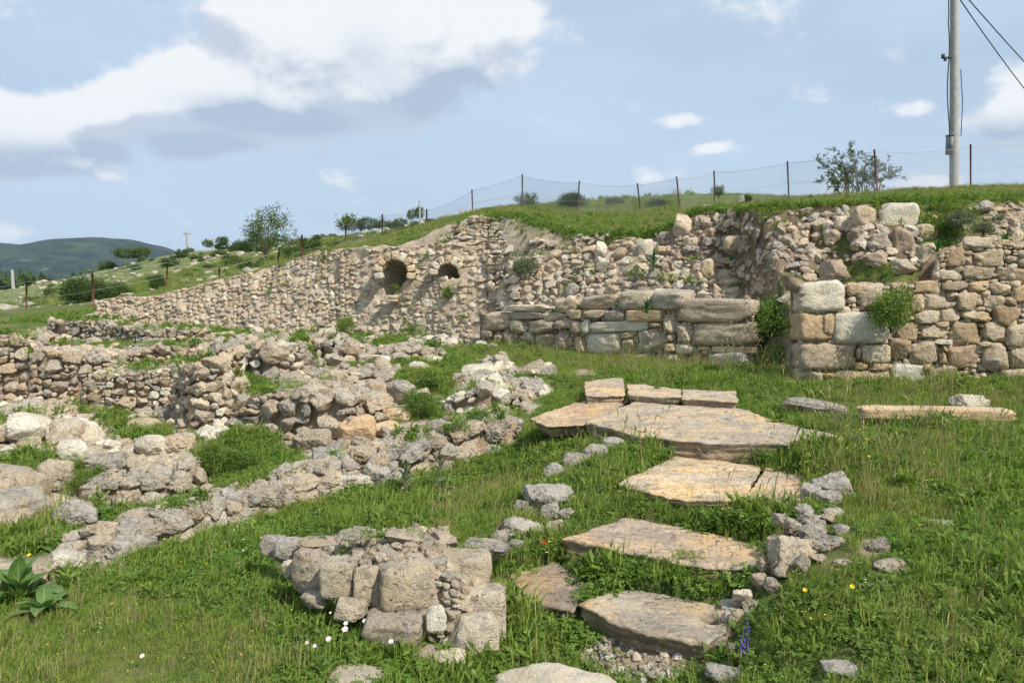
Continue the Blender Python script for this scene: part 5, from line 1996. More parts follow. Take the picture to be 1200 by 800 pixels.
POSTS = [(-40, 338, 372, -40, 31, 'rust'), (31, 328, 363, 31, 30, 'rust'), (108, 318, 360, 110, 29, 'rust'), (196, 306, 340, 195, 33, 'rust'), (257, 313, 330, 257, 36, 'rust'), (327, 292, 319, 325, 38, 'rust'), (354, 275, 309, 355, 37, 'rust'),
         (405, 262, 292, 405, 38, 'rust'), (448, 251, 284, 448, 36, 'darkpost'), (500, 245, 267, 500, 34, 'rust'), (553, 222, 252, 554, 32, 'darkpost'), (612, 204, 246, 612, 30, 'darkpost'),
         (679, 212, 258, 676, 28, 'darkpost'), (747, 215, 257, 752, 27, 'darkpost'), (793, 207, 253, 798, 26, 'rust'), (837, 200, 245, 838, 26, 'darkpost'), (923, 189, 238, 925, 25, 'darkpost'),
         (1025, 175, 231, 1029, 22.4, 'redpost'), (1138, 169, 224, 1138, 22.2, 'redpost'), (1262, 160, 220, 1262, 22, 'redpost')]


def build_fence():
    base0 = at(612, 246, 30)
    root = empty('chain_link_fence', base0, 'chain-link fence on thin steel posts along the top of the slope', 'fence')
    ft, fb = [], []
    for k, (pxt, pyt, pyb, pxb, Y, m) in enumerate(POSTS):
        t, b = at(pxt, pyt, Y), at(pxb, pyb, Y)
        ft.append(t)
        fb.append(b)
        # angle iron: two thin flanges
        d = t - b
        L = np.linalg.norm(d)
        d = d / L
        s = .048 if Y < 34 else .06
        g = Geo()
        v = []
        for q in (b - d * .3, t + d * .0):
            for (dx, dy) in ((0, 0), (s, 0), (s, .008), (.008, .008), (.008, s), (0, s)):
                v.append(q + np.array([dx - s / 2, -dy + s / 2, 0]))
        f = [[i, (i + 1) % 6, 6 + (i + 1) % 6, 6 + i] for i in range(6)]
        f += [[0, 1, 2, 3], [0, 3, 4, 5], [6, 9, 8, 7], [6, 11, 10, 9]]
        me = mesh_np('fence_post', np.array(v) - base0, np.array(f), MAT[m], False)
        o = bpy.data.objects.new('fence_post', me)
        COL.objects.link(o)
        o.parent = root
        link_clip = Geo()
    g = Geo()
    gt = Geo()
    for i in range(len(ft) - 1):
        t0, t1, b0, b1 = ft[i], ft[i + 1], fb[i], fb[i + 1]
        dx = np.linalg.norm((t1 - t0)[:2])
        sag = .05 + .03 * math.sin(i * 2.3)
        hgt = 1.15
        # top and middle strand
        for f_, r in ((1.0, .006), (.5, .004)):
            pts = []
            for s in np.linspace(0, 1, 9):
                p = (t0 * (1 - s) + t1 * s) * f_ + (b0 * (1 - s) + b1 * s) * (1 - f_)
                p = p - np.array([0, 0, .06 * f_ + sag * 4 * s * (1 - s) * (1.4 if i < 12 else 1)])
                pts.append(p - base0)
            gt.tube(pts, r, 4)
        if i < 7:
            continue
        step = .075 if i > 10 else .11

        def P(u, v):
            t = t0 * (1 - u) + t1 * u
            b = b0 * (1 - u) + b1 * u
            dn = (1 - v) * (.06 + sag * 4 * u * (1 - u) * (1.4 if i < 12 else 1))
            return t * (1 - v) + b * v - np.array([0, 0, dn]) - base0
        hh = np.linalg.norm(t0 - b0)
        n = int((dx + hh) / step)
        for sgn in (1, -1):
            for k in range(-int(hh / step), int(dx / step) + 1):
                a0 = k * step
                u0, v0, u1, v1 = a0, 0.0, a0 + hh, 1.0
                if u0 < 0:
                    v0 = -u0 / hh
                    u0 = 0
                if u1 > dx:
                    v1 = 1 - (u1 - dx) / hh
                    u1 = dx
                if u0 >= dx or v1 <= v0:
                    continue
                if sgn < 0:
                    g.tube([P(u0 / dx, 1 - v0), P((u0 + u1) / 2 / dx, 1 - (v0 + v1) / 2), P(u1 / dx, 1 - v1)], .0024, 3)
                else:
                    g.tube([P(u0 / dx, v0), P((u0 + u1) / 2 / dx, (v0 + v1) / 2), P(u1 / dx, v1)], .0024, 3)
    o = link('strand_wire', gt.mesh('strand_wire', 'wire'), root, Matrix.Translation(root.location))
    o = link('wire_mesh', g.mesh('wire_mesh', 'wire'), root, Matrix.Translation(root.location))
    o['kind'] = 'stuff'


build_fence()

# ================================================================== SHRUBS AND PLANTS
R5 = np.random.default_rng(5)
CR = {}


def crown_mesh(key, mat, n_clump, per, leafL, leafW, flat=.8, seed=0, hollow=.3, clump=.28, name='crown'):
    V, Fc = crown(np.random.default_rng(seed), n_clump, per, 1.0, leafL, leafW, flat, clump, hollow, base=-.35)
    CR[key] = mesh_np(name, V, Fc, MAT[mat], False)


for i in range(4):
    crown_mesh('hill%d' % i, 'shrub', 70, 26, .16, .09, .75, 60 + i, name='shrub')
for i in range(2):
    crown_mesh('lhill%d' % i, 'shrubl', 60, 24, .16, .09, .7, 70 + i, name='shrub')
crown_mesh('dense', 'shrub', 260, 40, .07, .042, .7, 80)
crown_mesh('dense2', 'shrub', 220, 40, .075, .045, .75, 85)
crown_mesh('tree', 'shrubl', 150, 28, .085, .05, .95, 81, hollow=.25, clump=.22)
crown_mesh('airy', 'shrub', 120, 24, .10, .045, .8, 82, hollow=.25, clump=.2)
crown_mesh('wallbush', 'weed', 150, 30, .15, .05, .9, 83, hollow=.2)
crown_mesh('wallbush2', 'weed', 110, 26, .17, .045, .8, 86, hollow=.2)
crown_mesh('sprawl', 'weed', 70, 26, .20, .055, .75, 87, hollow=.1, clump=.36)
crown_mesh('greybush', 'greyleaf', 90, 30, .20, .05, .6, 84, hollow=.15)


def shrub(px, pb, w, h, key, label, Y=None, name='shrub', cat='shrub', trunk=True, group=None, tall=0.0, tr_r=None, squash=.8):
    g = hit(px, pb) if Y is None else at(px, pb, Y)
    if g is None:
        return
    Y = g[1]
    rw, rh = w / 2 * Y / F, h * Y / F
    me = CR[key]
    M = lambda zc, sx, sz: Matrix.Translation(Vector(g) + Vector((0, 0, zc))) @ Matrix.Rotation(R5.uniform(0, 6.28), 4, 'Z') @ Matrix.Diagonal((sx, sx, sz, 1))
    if not trunk:
        o = link(name, me, None, M(rh * .42, rw, rh * .62), label=label, cat=cat, group=group)
        return o
    root = empty(name, g, label, cat, group)
    ch = rh * (1 - tall)
    link('crown', me, root, M(rh - ch * .52, rw, ch * .62))
    t = limbs(R5, 7, rw * .8, -.05, rh * .9, tr_r or max(.015, rw * .035))
    link('trunk', t.mesh('trunk', 'bark'), root, Matrix.Translation(root.location))
    return root


shrub(312, 302, 56, 52, 'tree', 'light green bushy tree on the hillside behind the left fence posts', Y=52, name='bushy_tree', cat='tree', tall=.12)
shrub(100, 360, 64, 38, 'dense', 'broad dark green bush behind the leftmost end of the pale wall', Y=33, cat='bush')
shrub(140, 357, 44, 28, 'dense2', 'dark bush just right of the broad one behind the rusty post', Y=34, cat='bush')
shrub(187, 344, 20, 24, 'dense2', 'small round dark bush beside the rusty post halfway along the left wall', Y=36, cat='bush')


def fence_bush():
    """many stems fanning out of the ground, each with feathery leaves along its outer part"""
    g0 = at(1003, 233, 23.2)
    root = empty('bush', g0, 'airy bush with feathery branches growing through the fence beside the red post', 'bush')
    rng = np.random.default_rng(19)
    st, C, D = Geo(), [], []
    sc = 23.2 / F
    tips = [(-46, 40), (-40, 50), (-30, 46), (-36, 32), (-22, 52), (-14, 60), (-8, 56), (-4, 68), (4, 62), (10, 54), (16, 48), (22, 40), (30, 44), (38, 38), (46, 46), (50, 34), (42, 26), (34, 24), (-26, 24), (-16, 34), (0, 40), (12, 34), (26, 30), (-42, 22), (-6, 28), (-20, 20), (8, 20)]
    for (tx, tz) in tips:
        tip = np.array([tx * sc * .95, rng.normal() * .4, tz * sc * .95])
        b0 = np.array([rng.uniform(-.35, .35) + tx * sc * .25, rng.normal() * .08, -.1])
        m = b0 * .45 + tip * .55 + np.array([-tx * sc * .12, 0, .16])
        pts = [b0, (b0 + m) / 2 + rng.normal(size=3) * .02, m, (m + tip) / 2 + np.array([0, 0, .05]), tip]
        st.tube(pts, [.018, .014, .010, .007, .003], 5)
        P_ = np.array(pts)
        for j in range(9):
            f = rng.uniform(1.4, 4)
            k = int(min(3, f))
            q = P_[k] + (P_[k + 1] - P_[k]) * (f - k)
            e = q + np.array([rng.normal() * .13, rng.normal() * .12, rng.normal() * .09 + .03])
            st.tube([q, (q + e) / 2 + rng.normal(size=3) * .01, e], [.005, .003, .0015], 3)
            for i in range(16):
                C.append(q + (e - q) * rng.uniform(.2, 1.1) + rng.normal(size=3) * .018)
                D.append((e - q) / (np.linalg.norm(e - q) + 1e-6) + rng.normal(size=3) * .8)
    V, Fc = leaves(np.array(C), np.array(D), .075, .026, rng)
    link('trunk', st.mesh('trunk', 'bark'), root, Matrix.Translation(root.location))
    link('crown', Geo().add(V, Fc).mesh('crown', 'shrub', False), root, Matrix.Translation(root.location))


fence_bush()
shrub(672, 246, 36, 22, 'dense2', 'low dark bush behind the fence above the middle of the walls', Y=31, cat='bush')
shrub(618, 245, 30, 20, 'airy', 'small airy bush at the fence post on the grassy hump', Y=31, cat='bush', tr_r=.03)
shrub(720, 246, 26, 16, 'dense', 'low bush between two dark fence posts', Y=31, cat='bush')
shrub(772, 246, 30, 14, 'dense2', 'low dark scrub left of the leaning rusty post', Y=29, cat='bush')
shrub(875, 238, 14, 10, 'dense', 'tiny dark tuft beside the grey skyline boulder', Y=24, cat='bush')
shrub(842, 232, 16, 16, 'airy', 'spindly weed on the skyline left of a dark post', Y=25, cat='weed', tr_r=.01)
shrub(1047, 390, 50, 54, 'sprawl', 'bright green bush growing out of the tall right wall', Y=9.55, cat='bush', tr_r=.012)
shrub(1040, 372, 30, 30, 'wallbush2', 'smaller tuft against the upper left of the bush on the right wall', Y=9.6, cat='bush', tr_r=.01)
shrub(912, 450, 50, 50, 'dense', 'dark green shrub at the foot of the gap between the two coursed walls', Y=11.6, cat='shrub', tr_r=.01)
shrub(905, 402, 56, 54, 'wallbush2', 'green shrub filling the gap between the two coursed walls', Y=11.95, cat='shrub', tr_r=.01)
shrub(525, 350, 14, 14, 'wallbush', 'small green tuft below the round arched hole', Y=16.7, cat='tuft', tr_r=.01)
shrub(615, 324, 30, 26, 'greybush', 'grey green plant on top of the rough wall left of centre', Y=15.6, cat='plant', tr_r=.008)
shrub(1125, 268, 34, 24, 'greybush', 'blue grey plant on the bank above the right wall', Y=11.7, cat='plant', tr_r=.008)
shrub(1152, 276, 26, 18, 'greybush', 'smaller blue grey plant right of the larger one on the bank', Y=11.6, cat='plant', tr_r=.008)
shrub(1168, 262, 20, 14, 'greybush', 'low grey tuft in soil at the upper right', Y=12.0, cat='plant', tr_r=.006)
shrub(770, 462, 10, 10, 'wallbush', 'green tuft between the layered stones behind the top slab', Y=9.0, cat='tuft', tr_r=.004)
shrub(404, 392, 24, 22, 'sprawl', 'leafy weed at the foot of the pale rubble slope', Y=17.0, cat='weed', tr_r=.01)
shrub(484, 398, 26, 18, 'wallbush2', 'yellow green weed below the tall niche', Y=16.6, cat='weed', tr_r=.006)
shrub(250, 560, 36, 46, 'sprawl', 'tall green bush between the pier and the diagonal boulder wall', Y=None, cat='bush', tr_r=.008)
shrub(280, 552, 48, 28, 'sprawl', 'spreading weed right of the tall green bush in the ruins', Y=None, cat='weed', tr_r=.006)
shrub(95, 582, 34, 30, 'sprawl', 'bushy weed between the dark boulders at left', Y=None, cat='weed', tr_r=.006)
shrub(184, 438, 16, 30, 'wallbush', 'dark green weed hanging on the middle rubble wall at left', Y=13.6, cat='weed', tr_r=.006)
shrub(30, 505, 22, 16, 'wallbush', 'low green weed on the pale wall block at the left edge', Y=8.8, cat='weed', tr_r=.005)
shrub(289, 470, 36, 30, 'sprawl', 'large green weed clump right of the square pier', Y=None, cat='weed', tr_r=.006)
shrub(492, 490, 44, 34, 'sprawl', 'green weed clump right of the round boulders', Y=None, cat='weed', tr_r=.006)
shrub(508, 456, 36, 26, 'sprawl', 'green weed clump behind the round boulders', Y=None, cat='weed', tr_r=.006)
shrub(805, 672, 70, 26, 'wallbush2', 'yellow green spurge in front of the third step', Y=None, cat='plant', tr_r=.004)
shrub(985, 502, 40, 20, 'greybush', 'grey green weed at the left end of the orange beam', Y=None, cat='weed', tr_r=.004)

# dotted over the hillside: each its own plant
hill = [(150, 303, 34, 15), (168, 300, 22, 14), (126, 315, 22, 12), (197, 312, 22, 13), (213, 302, 16, 12), (244, 290, 14, 12), (262, 286, 16, 12), (258, 300, 20, 9), (289, 296, 26, 18), (275, 312, 28, 14),
        (293, 318, 30, 18), (345, 300, 34, 16), (365, 296, 30, 18), (410, 272, 34, 24), (428, 270, 22, 20), (446, 268, 24, 14), (470, 266, 18, 12), (482, 258, 12, 16), (491, 256, 12, 18), (516, 262, 10, 9), (503, 262, 14, 8),
        (345, 290, 18, 10), (372, 284, 20, 10), (395, 292, 24, 12), (230, 305, 18, 8), (180, 330, 20, 10), (222, 326, 18, 9), (60, 352, 16, 10), (40, 355, 22, 10), (330, 322, 22, 12), (300, 330, 18, 10), (384, 304, 20, 10),
        (456, 280, 22, 10), (420, 284, 20, 9), (474, 276, 16, 8), (205, 344, 14, 8), (270, 326, 14, 8), (352, 318, 20, 9), (246, 316, 20, 9), (160, 316, 14, 8)]
MARKS = [(16, 'the thick pale pole'), (31, 'the leftmost rusty post'), (108, 'the second rusty post'), (140, 'the broad dark bushes'), (187, 'the small round bush'), (220, 'the pole with a crossarm'), (257, 'the half hidden post'),
         (312, 'the light green tree'), (354, 'the rusty post past the tree'), (405, 'the post above the arched wall'), (448, 'the post above the tall niche'), (492, 'the thin skyline pole'), (530, 'the grassy hump')]
USED = set()


def hill_label(px, pb, w, tone, flat):
    sky = np.interp(px, [0, 60, 120, 180, 250, 330, 400, 450, 520], [362, 347, 322, 305, 291, 284, 275, 270, 262])
    mx, mn = min(MARKS, key=lambda m: abs(m[0] - px))
    vert = 'on the skyline' if pb < sky + 6 else ('high up' if pb < sky + 20 else ('midway down' if pb < sky + 36 else 'low down'))
    side = 'left of' if px < mx - 4 else ('right of' if px > mx + 4 else 'behind')
    for size in (['broad', 'wide'] if w > 24 else ['mid sized', 'bushy'] if w > 15 else ['small', 'little', 'round little'] if w > 9 else ['tiny', 'very small']):
        s = f'{size} {tone} shrub {vert} {side} {mn}'
        if s not in USED:
            USED.add(s)
            return s
    return None


COMMON = 'one of the tiny green shrubs dotted among the rocks of the hillside'
rr = np.random.default_rng(77)
for k in range(110):
    hill.append((rr.uniform(20, 540), rr.uniform(266, 362), rr.uniform(6, 16), 0))
for k in range(46):
    hill.append((rr.uniform(255, 530), rr.uniform(264, 312), rr.uniform(12, 26), 0))
for k, (px, pb, w, h) in enumerate(hill):
    g = hit(px, pb, ymin=34, ymax=120)
    if g is None or g[1] > 112:
        if h == 0:
            continue
        g = at(px, pb, 88)
    if h == 0:
        h = w * rr.uniform(.4, .65)
    light = k % 4 == 1
    key = ('hill%d' % (k % 4)) if not light else 'lhill%d' % (k % 2)
    lab = hill_label(px, pb, w, 'light green' if light else 'dark green', h < w * .5)
    shrub(px, pb + 1, w, h, key, lab or COMMON, Y=g[1], trunk=False, group='shrubs on the hillside')

# ---- rosettes of long leaves
LEAFM = [mesh_np('leaf', *rosette_leaf(1, .17, .45 + .1 * i), MAT['rosette']) for i in range(3)]
LEAFB = [mesh_np('leaf', *rosette_leaf(1, .36, .42 + .12 * i, fold=.12, seg=10), MAT['broad']) for i in range(3)]
LEAFG = [mesh_np('leaf', *rosette_leaf(1, .24, .35 + .12 * i), MAT['greyleaf']) for i in range(3)]


def rosette(px, py, L, n, label, Y=None, lib_=None, e0=-5, e1=70, name='leafy_plant', up=0.0, group=None):
    g = hit(px, py) if Y is None else at(px, py, Y)
    root = empty(name, g, label, 'plant', group)
    lib_ = lib_ or LEAFM
    for i in range(n):
        a = i * 2.399 + R5.uniform(-.3, .3)
        f = i / n
        e = math.radians(e0 + (e1 - e0) * f + R5.uniform(-6, 6))
        s = L * R5.uniform(.75, 1.1) * (1 - .25 * f)
        M = Matrix.Translation(Vector(g) + Vector((0, 0, up * f))) @ Matrix.Rotation(a, 4, 'Z') @ Matrix.Rotation(e, 4, 'X') @ Matrix.Diagonal((s, s, s, 1))
        link('leaf', lib_[i % 3], root, M)
    return root


rosette(766, 318, .30, 24, 'dark leafy rosette plant on the slope above the middle wall', Y=14.0, up=.25)
rosette(758, 368, .27, 22, 'leafy plant rooted in the top course of the middle wall', Y=12.6, up=.12)
rosette(722, 360, .12, 10, 'small sprig between two top blocks of the middle wall', Y=13.1)
rosette(677, 362, .14, 10, 'green sprig left of the brown block on the middle wall', Y=13.6)
rosette(648, 366, .12, 10, 'small tuft at the left of the middle wall top', Y=14.0)
rosette(598, 478, .22, 26, 'spiky leafy rosette between the rubble and the top step', up=.08)
rosette(1098, 300, .28, 20, 'leafy green plant beside the top stones of the right wall', Y=10.9, up=.1)
rosette(1178, 282, .20, 16, 'bright green plant on the soil just above the right wall', Y=10.9)
rosette(958, 334, .15, 14, 'small leafy plant on the corner of the right wall', Y=10.3)
rosette(1008, 315, .2, 14, 'pale green plant among the broken blocks above the right wall', Y=11.2)
rosette(857, 306, .18, 14, 'small leafy plant in the bare soil of the bank', Y=13.3)
rosette(24, 706, .34, 13, 'big broad leaved plant at the lower left edge', lib_=LEAFB, up=.03, e0=0, e1=75)
rosette(52, 718, .26, 10, 'broad leaves spreading right of the big plant at the lower left edge', lib_=LEAFB, e0=-4, e1=45)
rosette(130, 606, .22, 14, 'broad leaved plant in the pocket behind the diagonal boulder wall', lib_=LEAFB, e0=-5, e1=40)
rosette(160, 604, .20, 12, 'broad leaved plant right of its twin behind the diagonal boulder wall', lib_=LEAFB, e0=-5, e1=40)
rosette(115, 606, .16, 10, 'broad leaved plant left of its twin behind the diagonal boulder wall', lib_=LEAFB, e0=-5, e1=40)
rosette(40, 645, .18, 10, 'broad leaves in shade under the flat pale footing at left', lib_=LEAFB, e0=-5, e1=50)
rosette(476, 582, .2, 18, 'grey green thistle in the grass in front of the diagonal boulder wall', lib_=LEAFG, up=.22, e0=0, e1=70)
rosette(516, 580, .17, 20, 'taller grey green thistle right of its neighbour', lib_=LEAFG, up=.32, e0=0, e1=80)
rosette(583, 528, .10, 14, 'dark sprig at the end of the diagonal boulder wall', up=.12)
rosette(1018, 695, .1, 14, 'blue green low plant in the right meadow', lib_=LEAFG, e0=0, e1=40)
rosette(945, 590, .10, 8, 'small leafy plant in front of the craggy grey rock', lib_=LEAFB, e0=0, e1=70)
rosette(632, 738, .10, 14, 'pale green leafy weed left of the gravel', lib_=LEAFB, e0=0, e1=50)
rosette(672, 702, .13, 16, 'long bladed grass tuft between the two lowest slabs', up=.05, e0=30, e1=80)
rosette(1100, 462, .12, 12, 'leafy weed at the foot of the tall right wall', Y=None)
rosette(200, 640, .13, 12, 'grassy weed at the foot of the white boulder in the diagonal wall', e0=20, e1=80)


# ---- flowers
def flower_mesh(key, n, r, cup, mat, name):
    V, Fc = [[0, 0, -cup * .5]], []
    for i in range(n * 2):
        a = math.pi * i / n
        q = r * (1.0 if i % 2 == 0 else .86)
        V.append([q * .55 * math.cos(a), q * .55 * math.sin(a), cup * .1])
        V.append([q * math.cos(a), q * math.sin(a), cup * .35])
    m = n * 2
    for i in range(m):
        j = (i + 1) % m
        Fc.append([0, 1 + i * 2, 1 + j * 2])
        Fc.append([1 + i * 2, 2 + i * 2, 2 + j * 2, 1 + j * 2])
    return mesh_np(name, V, Fc, MAT[mat])


def stem_mesh(L, r=.0016):
    return Geo().tube([(0, 0, 0), (.006, .004, L * .5), (0, 0, L)], r, 5).mesh('stem', 'stem')


def flower(px, py, r, mat, label, name='wildflower', h=.10, n=5, group=None, cup=.02, face=.6):
    g = hit(px, py + 4)
    g = np.array([g[0], g[1], g[2]])
    root = empty(name, g, label, 'flower', group)
    link('stem', stem_mesh(h), root, Matrix.Translation(root.location))
    top = Vector(g) + Vector((0, 0, h))
    M = Matrix.Translation(top) @ Matrix.Rotation(R5.uniform(0, 6), 4, 'Z').inverted() @ Matrix.Identity(4)
    M = Matrix.Translation(top) @ Matrix.Rotation(face, 4, 'X') @ Matrix.Rotation(R5.uniform(0, 6), 4, 'Z')
    link('petals', flower_mesh('f', n, r, cup, mat, 'petals'), root, M)
    c = Geo()
    V, Fc = ico(1)
    c.add(V * r * .16 + np.array([0, 0, .004]), Fc)
    link('flower_centre', c.mesh('flower_centre', 'yellow' if mat not in ('red',) else 'cable'), root, M)


for (px, py, r, lab) in [(413, 720, .018, 'largest pink bindweed flower below the boulder wall, highest of its group'), (442, 746, .018, 'pink bindweed flower closest to the pale rocks on the right of the group'),
                         (427, 735, .012, 'small pink bindweed flower left of the rightmost large one'), (428, 750, .013, 'half open pink bindweed flower under the small one'), (406, 752, .013, 'upper of two touching pink bindweed flowers'),
                         (405, 758, .017, 'lower of two touching pink bindweed flowers'), (386, 770, .016, 'pink bindweed flower lowest on the left of the group'), (459, 774, .014, 'pink bindweed flower nearest the bottom edge on the right'),
                         (372, 725, .011, 'small white bindweed flower at the upper left of the group'), (353, 715, .012, 'white bindweed flower farthest left under the wall'), (361, 777, .010, 'tiny white flower left of the lowest bindweed flower'),
                         (370, 780, .011, 'tiny white flower right of another tiny one near the bottom'), (388, 738, .008, 'tiny white bud in the middle of the bindweed')]:
    flower(px, py, r, 'pink', lab, name='bindweed_flower', h=.11)
flower(638, 649, .016, 'red', 'single red poppy in the clover above the lowest step', name='poppy', h=.09, n=4, cup=.03)
flower(606, 715, .012, 'white', 'single white flower beside the lower boulders', name='daisy', h=.09, n=8)
flower(168, 781, .012, 'white', 'single white flower in the short grass at lower left', name='daisy', h=.07, n=8)
flower(37, 687, .012, 'yellow', 'single yellow flower on the big broad leaved plant', name='dandelion', h=.22, n=9)
flower(286, 653, .008, 'white', 'tiny white flower in the grass at left', name='daisy', h=.07, n=8)
for (px, py, lab) in [(965, 447, 'yellow flower in the meadow just below the orange beam'), (1015, 530, 'large yellow flower right of the second step'), (1017, 552, 'lower yellow flower right of the second step'), (942, 719, 'orange flower in the lower right meadow'),
                      (997, 716, 'yellow flower low in the middle of the right meadow')]:
    flower(px, py, .013, 'yellow', lab, name='buttercup', h=.13, n=5)


def spike(px, pb, hh, mat, label):
    g = hit(px, pb)
    root = empty('flower_spike', g, label, 'flower')
    link('stem', stem_mesh(hh, .0022), root, Matrix.Translation(root.location))
    V, Fc = ico(1)
    for i in range(12):
        t = .45 + .55 * i / 12
        a = i * 2.4
        q = Geo().add(V * np.array([.006, .006, .009]), Fc)
        me = q.mesh('floret', mat) if i == 0 else me
        link('floret', me, root, Matrix.Translation(Vector(g) + Vector((.010 * math.cos(a), .010 * math.sin(a), hh * t))))


spike(874, 790, .26, 'purple', 'purple flower spike at the bottom edge right of the steps')
spike(869, 782, .16, 'purple', 'shorter purple flower spike beside the tall one')
spike(1003, 528, .12, 'purple', 'small violet flower spike near the right end of the top step')

# ================================================================== TURF
S = np.random.default_rng(3)
SRC = []


def src(V, Fc, mat):
    SRC.append(Geo().add(V, Fc).mesh('turf_piece', mat, False))
    return len(SRC) - 1


CLV = [src(*clover(34, .085, .055, .0125, S), 'clover') for _ in range(4)]
CLS = [src(*clover(34, .085, .03, .010, S), 'clover') for _ in range(2)]
GRS = [src(*blades(34, .07, .03, .085, .0045, S, .8), 'grass') for _ in range(3)]
GRL = [src(*blades(20, .06, .06, .16, .0055, S, .7), 'grass') for _ in range(2)]
GSH = [src(*blades(50, .09, .018, .05, .0042, S, .9), 'grass') for _ in range(3)]
DRY = [src(*blades(14, .05, .06, .20, .003, S, .6), 'dry') for _ in range(2)]


def weedclump(n, L, Wd):
    c = np.column_stack([S.normal(size=n) * .02, S.normal(size=n) * .02, S.uniform(0, .06, n)])
    d = np.column_stack([S.normal(size=n), S.normal(size=n), S.uniform(.2, 1.6, n)])
    return leaves(c, d, L * S.uniform(.6, 1.2, n), Wd, S, .2)


WED = [src(*weedclump(34, .05, .015), 'weed') for _ in range(3)]


def specks(n, r, hgt, mat, rad=.09):
    V, Fc = [], []
    for i in range(n):
        c = np.array([S.uniform(-rad, rad), S.uniform(-rad, rad), hgt * S.uniform(.6, 1.1)])
        k = len(V)
        V.append(c)
        for j in range(5):
            a = j * 1.2566
            V.append(c + np.array([r * math.cos(a), r * math.sin(a), r * .3]))
        for j in range(5):
            Fc.append([k, k + 1 + j, k + 1 + (j + 1) % 5])
    return np.array(V), np.array(Fc)


def seedheads(n):
    g = Geo()
    for i in range(n):
        a, l = S.uniform(0, 6.28), S.uniform(.16, .34)
        x, y = math.cos(a) * l * .35, math.sin(a) * l * .35
        g.tube([(0, 0, 0), (x * .4, y * .4, l * .6), (x, y, l)], [.0012, .0010, .0008], 3)
        g.tube([(x, y, l), (x * 1.12, y * 1.12, l * 1.10), (x * 1.3, y * 1.3, l * 1.16)], [.001, .0035, .0008], 4)
    return np.concatenate(g.V), np.concatenate(g.F)


SEED = [src(*seedheads(4), 'dry'), src(*seedheads(3), 'grass')]
YEL = [src(*specks(3, .0055, .09, 'yellow'), 'yellow')]
WHT = [src(*specks(4, .004, .08, 'white'), 'white')]


def turf(name, label, x0, x1, y0, y1, dens, scale, kindw, seed, zmin=-9, sel=None, far=False):
    rng = np.random.default_rng(seed)
    n = int((x1 - x0) * (y1 - y0) * dens)
    x, y = rng.uniform(x0, x1, n), rng.uniform(y0, y1, n)
    k = (np.abs(x) < y * .72 + 1.0)
    x, y = x[k], y[k]
    z = H(x, y)
    px, py, dep = proj(np.stack([x, y, z], -1))
    g, s, _h2 = cover(x, y, z)
    ok = (py < 880) & (px > -170) & (px < 1300)
    ok &= rng.random(len(x)) < g ** 1.3
    i = np.clip(((x - GX0) / GS).round().astype(int), 0, OCC.shape[0] - 1)
    j = np.clip(((y - GY0) / GS).round().astype(int), 0, OCC.shape[1] - 1)
    inside = (x > GX0) & (x < GX1) & (y > GY0) & (y < GY1)
    ok &= ~(OCC[i, j] & inside)
    if sel is not None:
        ok &= sel(px, py, x, y)
    x, y, z, px, py = x[ok], y[ok], z[ok], px[ok], py[ok]
    n = len(x)
    P = np.stack([x, y], -1)
    lush = fbm(P * 1.1 + 31, 3)
    gz = ell(px, py, [(130, 765, 230, 60), (590, 600, 90, 40), (1050, 560, 80, 60), (1100, 480, 150, 25), (750, 425, 200, 16), (560, 630, 60, 30)]) - .35 + fbm(P * 2.2, 3)
    t = bank_t(x, y)
    kinds = np.empty(n, int)
    u = rng.random(n)
    v = rng.random(n)

    def pick(L):
        return np.array(L)[rng.integers(len(L), size=n)]
    low = np.where(u < .60, pick(CLV), np.where(u < .76, pick(GRS), np.where(u < .88, pick(WED), pick(GRL))))
    gra = np.where(u < .52, pick(GSH), np.where(u < .80, pick(GRS), np.where(u < .93, pick(CLS), pick(DRY))))
    hi = np.where(u < .22, pick(CLV), np.where(u < .55, pick(GSH), np.where(u < .82, pick(GRS), np.where(u < .92, pick(DRY), pick(WED)))))
    kinds = np.where(gz > .22, gra, low)
    if kindw == 'terrace':
        kinds = np.where(t > .9, hi, kinds)
    kinds = np.where(v > .988, YEL[0], kinds)
    kinds = np.where((v < .007), WHT[0], kinds)
    kinds = np.where((v > .955) & (v < .985), pick(DRY), kinds)
    kinds = np.where((v > .925) & (v < .955) & (x > .5) & (t < .2), pick(SEED), kinds)
    sc = scale * rng.uniform(.65, 1.3, n) * (1 + .75 * np.clip(lush + .1, -.5, 1))
    # grass grows long at the foot of the walls
    rot = np.stack([rng.normal(0, .10, n), rng.normal(0, .10, n), rng.uniform(0, 6.28, n)], -1)
    return scatter(name, np.stack([x, y, z - .006], -1), rot, sc, kinds, SRC, label)


turf('meadow_grass', 'clover and fine grass around the steps and boulder walls', -5.5, 7.5, 2.6, 7.0, 560, .95, 'low', 1)
turf('meadow_grass', 'grass and clover between the steps and the coursed walls', -9, 11, 7.0, 12.0, 360, 1.05, 'low', 2)
turf('terrace_grass', 'grass among the ruins and along the terrace edge', -12, 15, 12.0, 22.0, 240, .95, 'terrace', 3)
turf('terrace_grass', 'grass on the upper terrace under the fence', -14, 20, 22.0, 35.5, 150, .95, 'terrace', 4)
turf('hillside_grass', 'rough grass on the hillside behind the fence', -45, 8, 35.5, 70, 20, 2.4, 'terrace', 5)


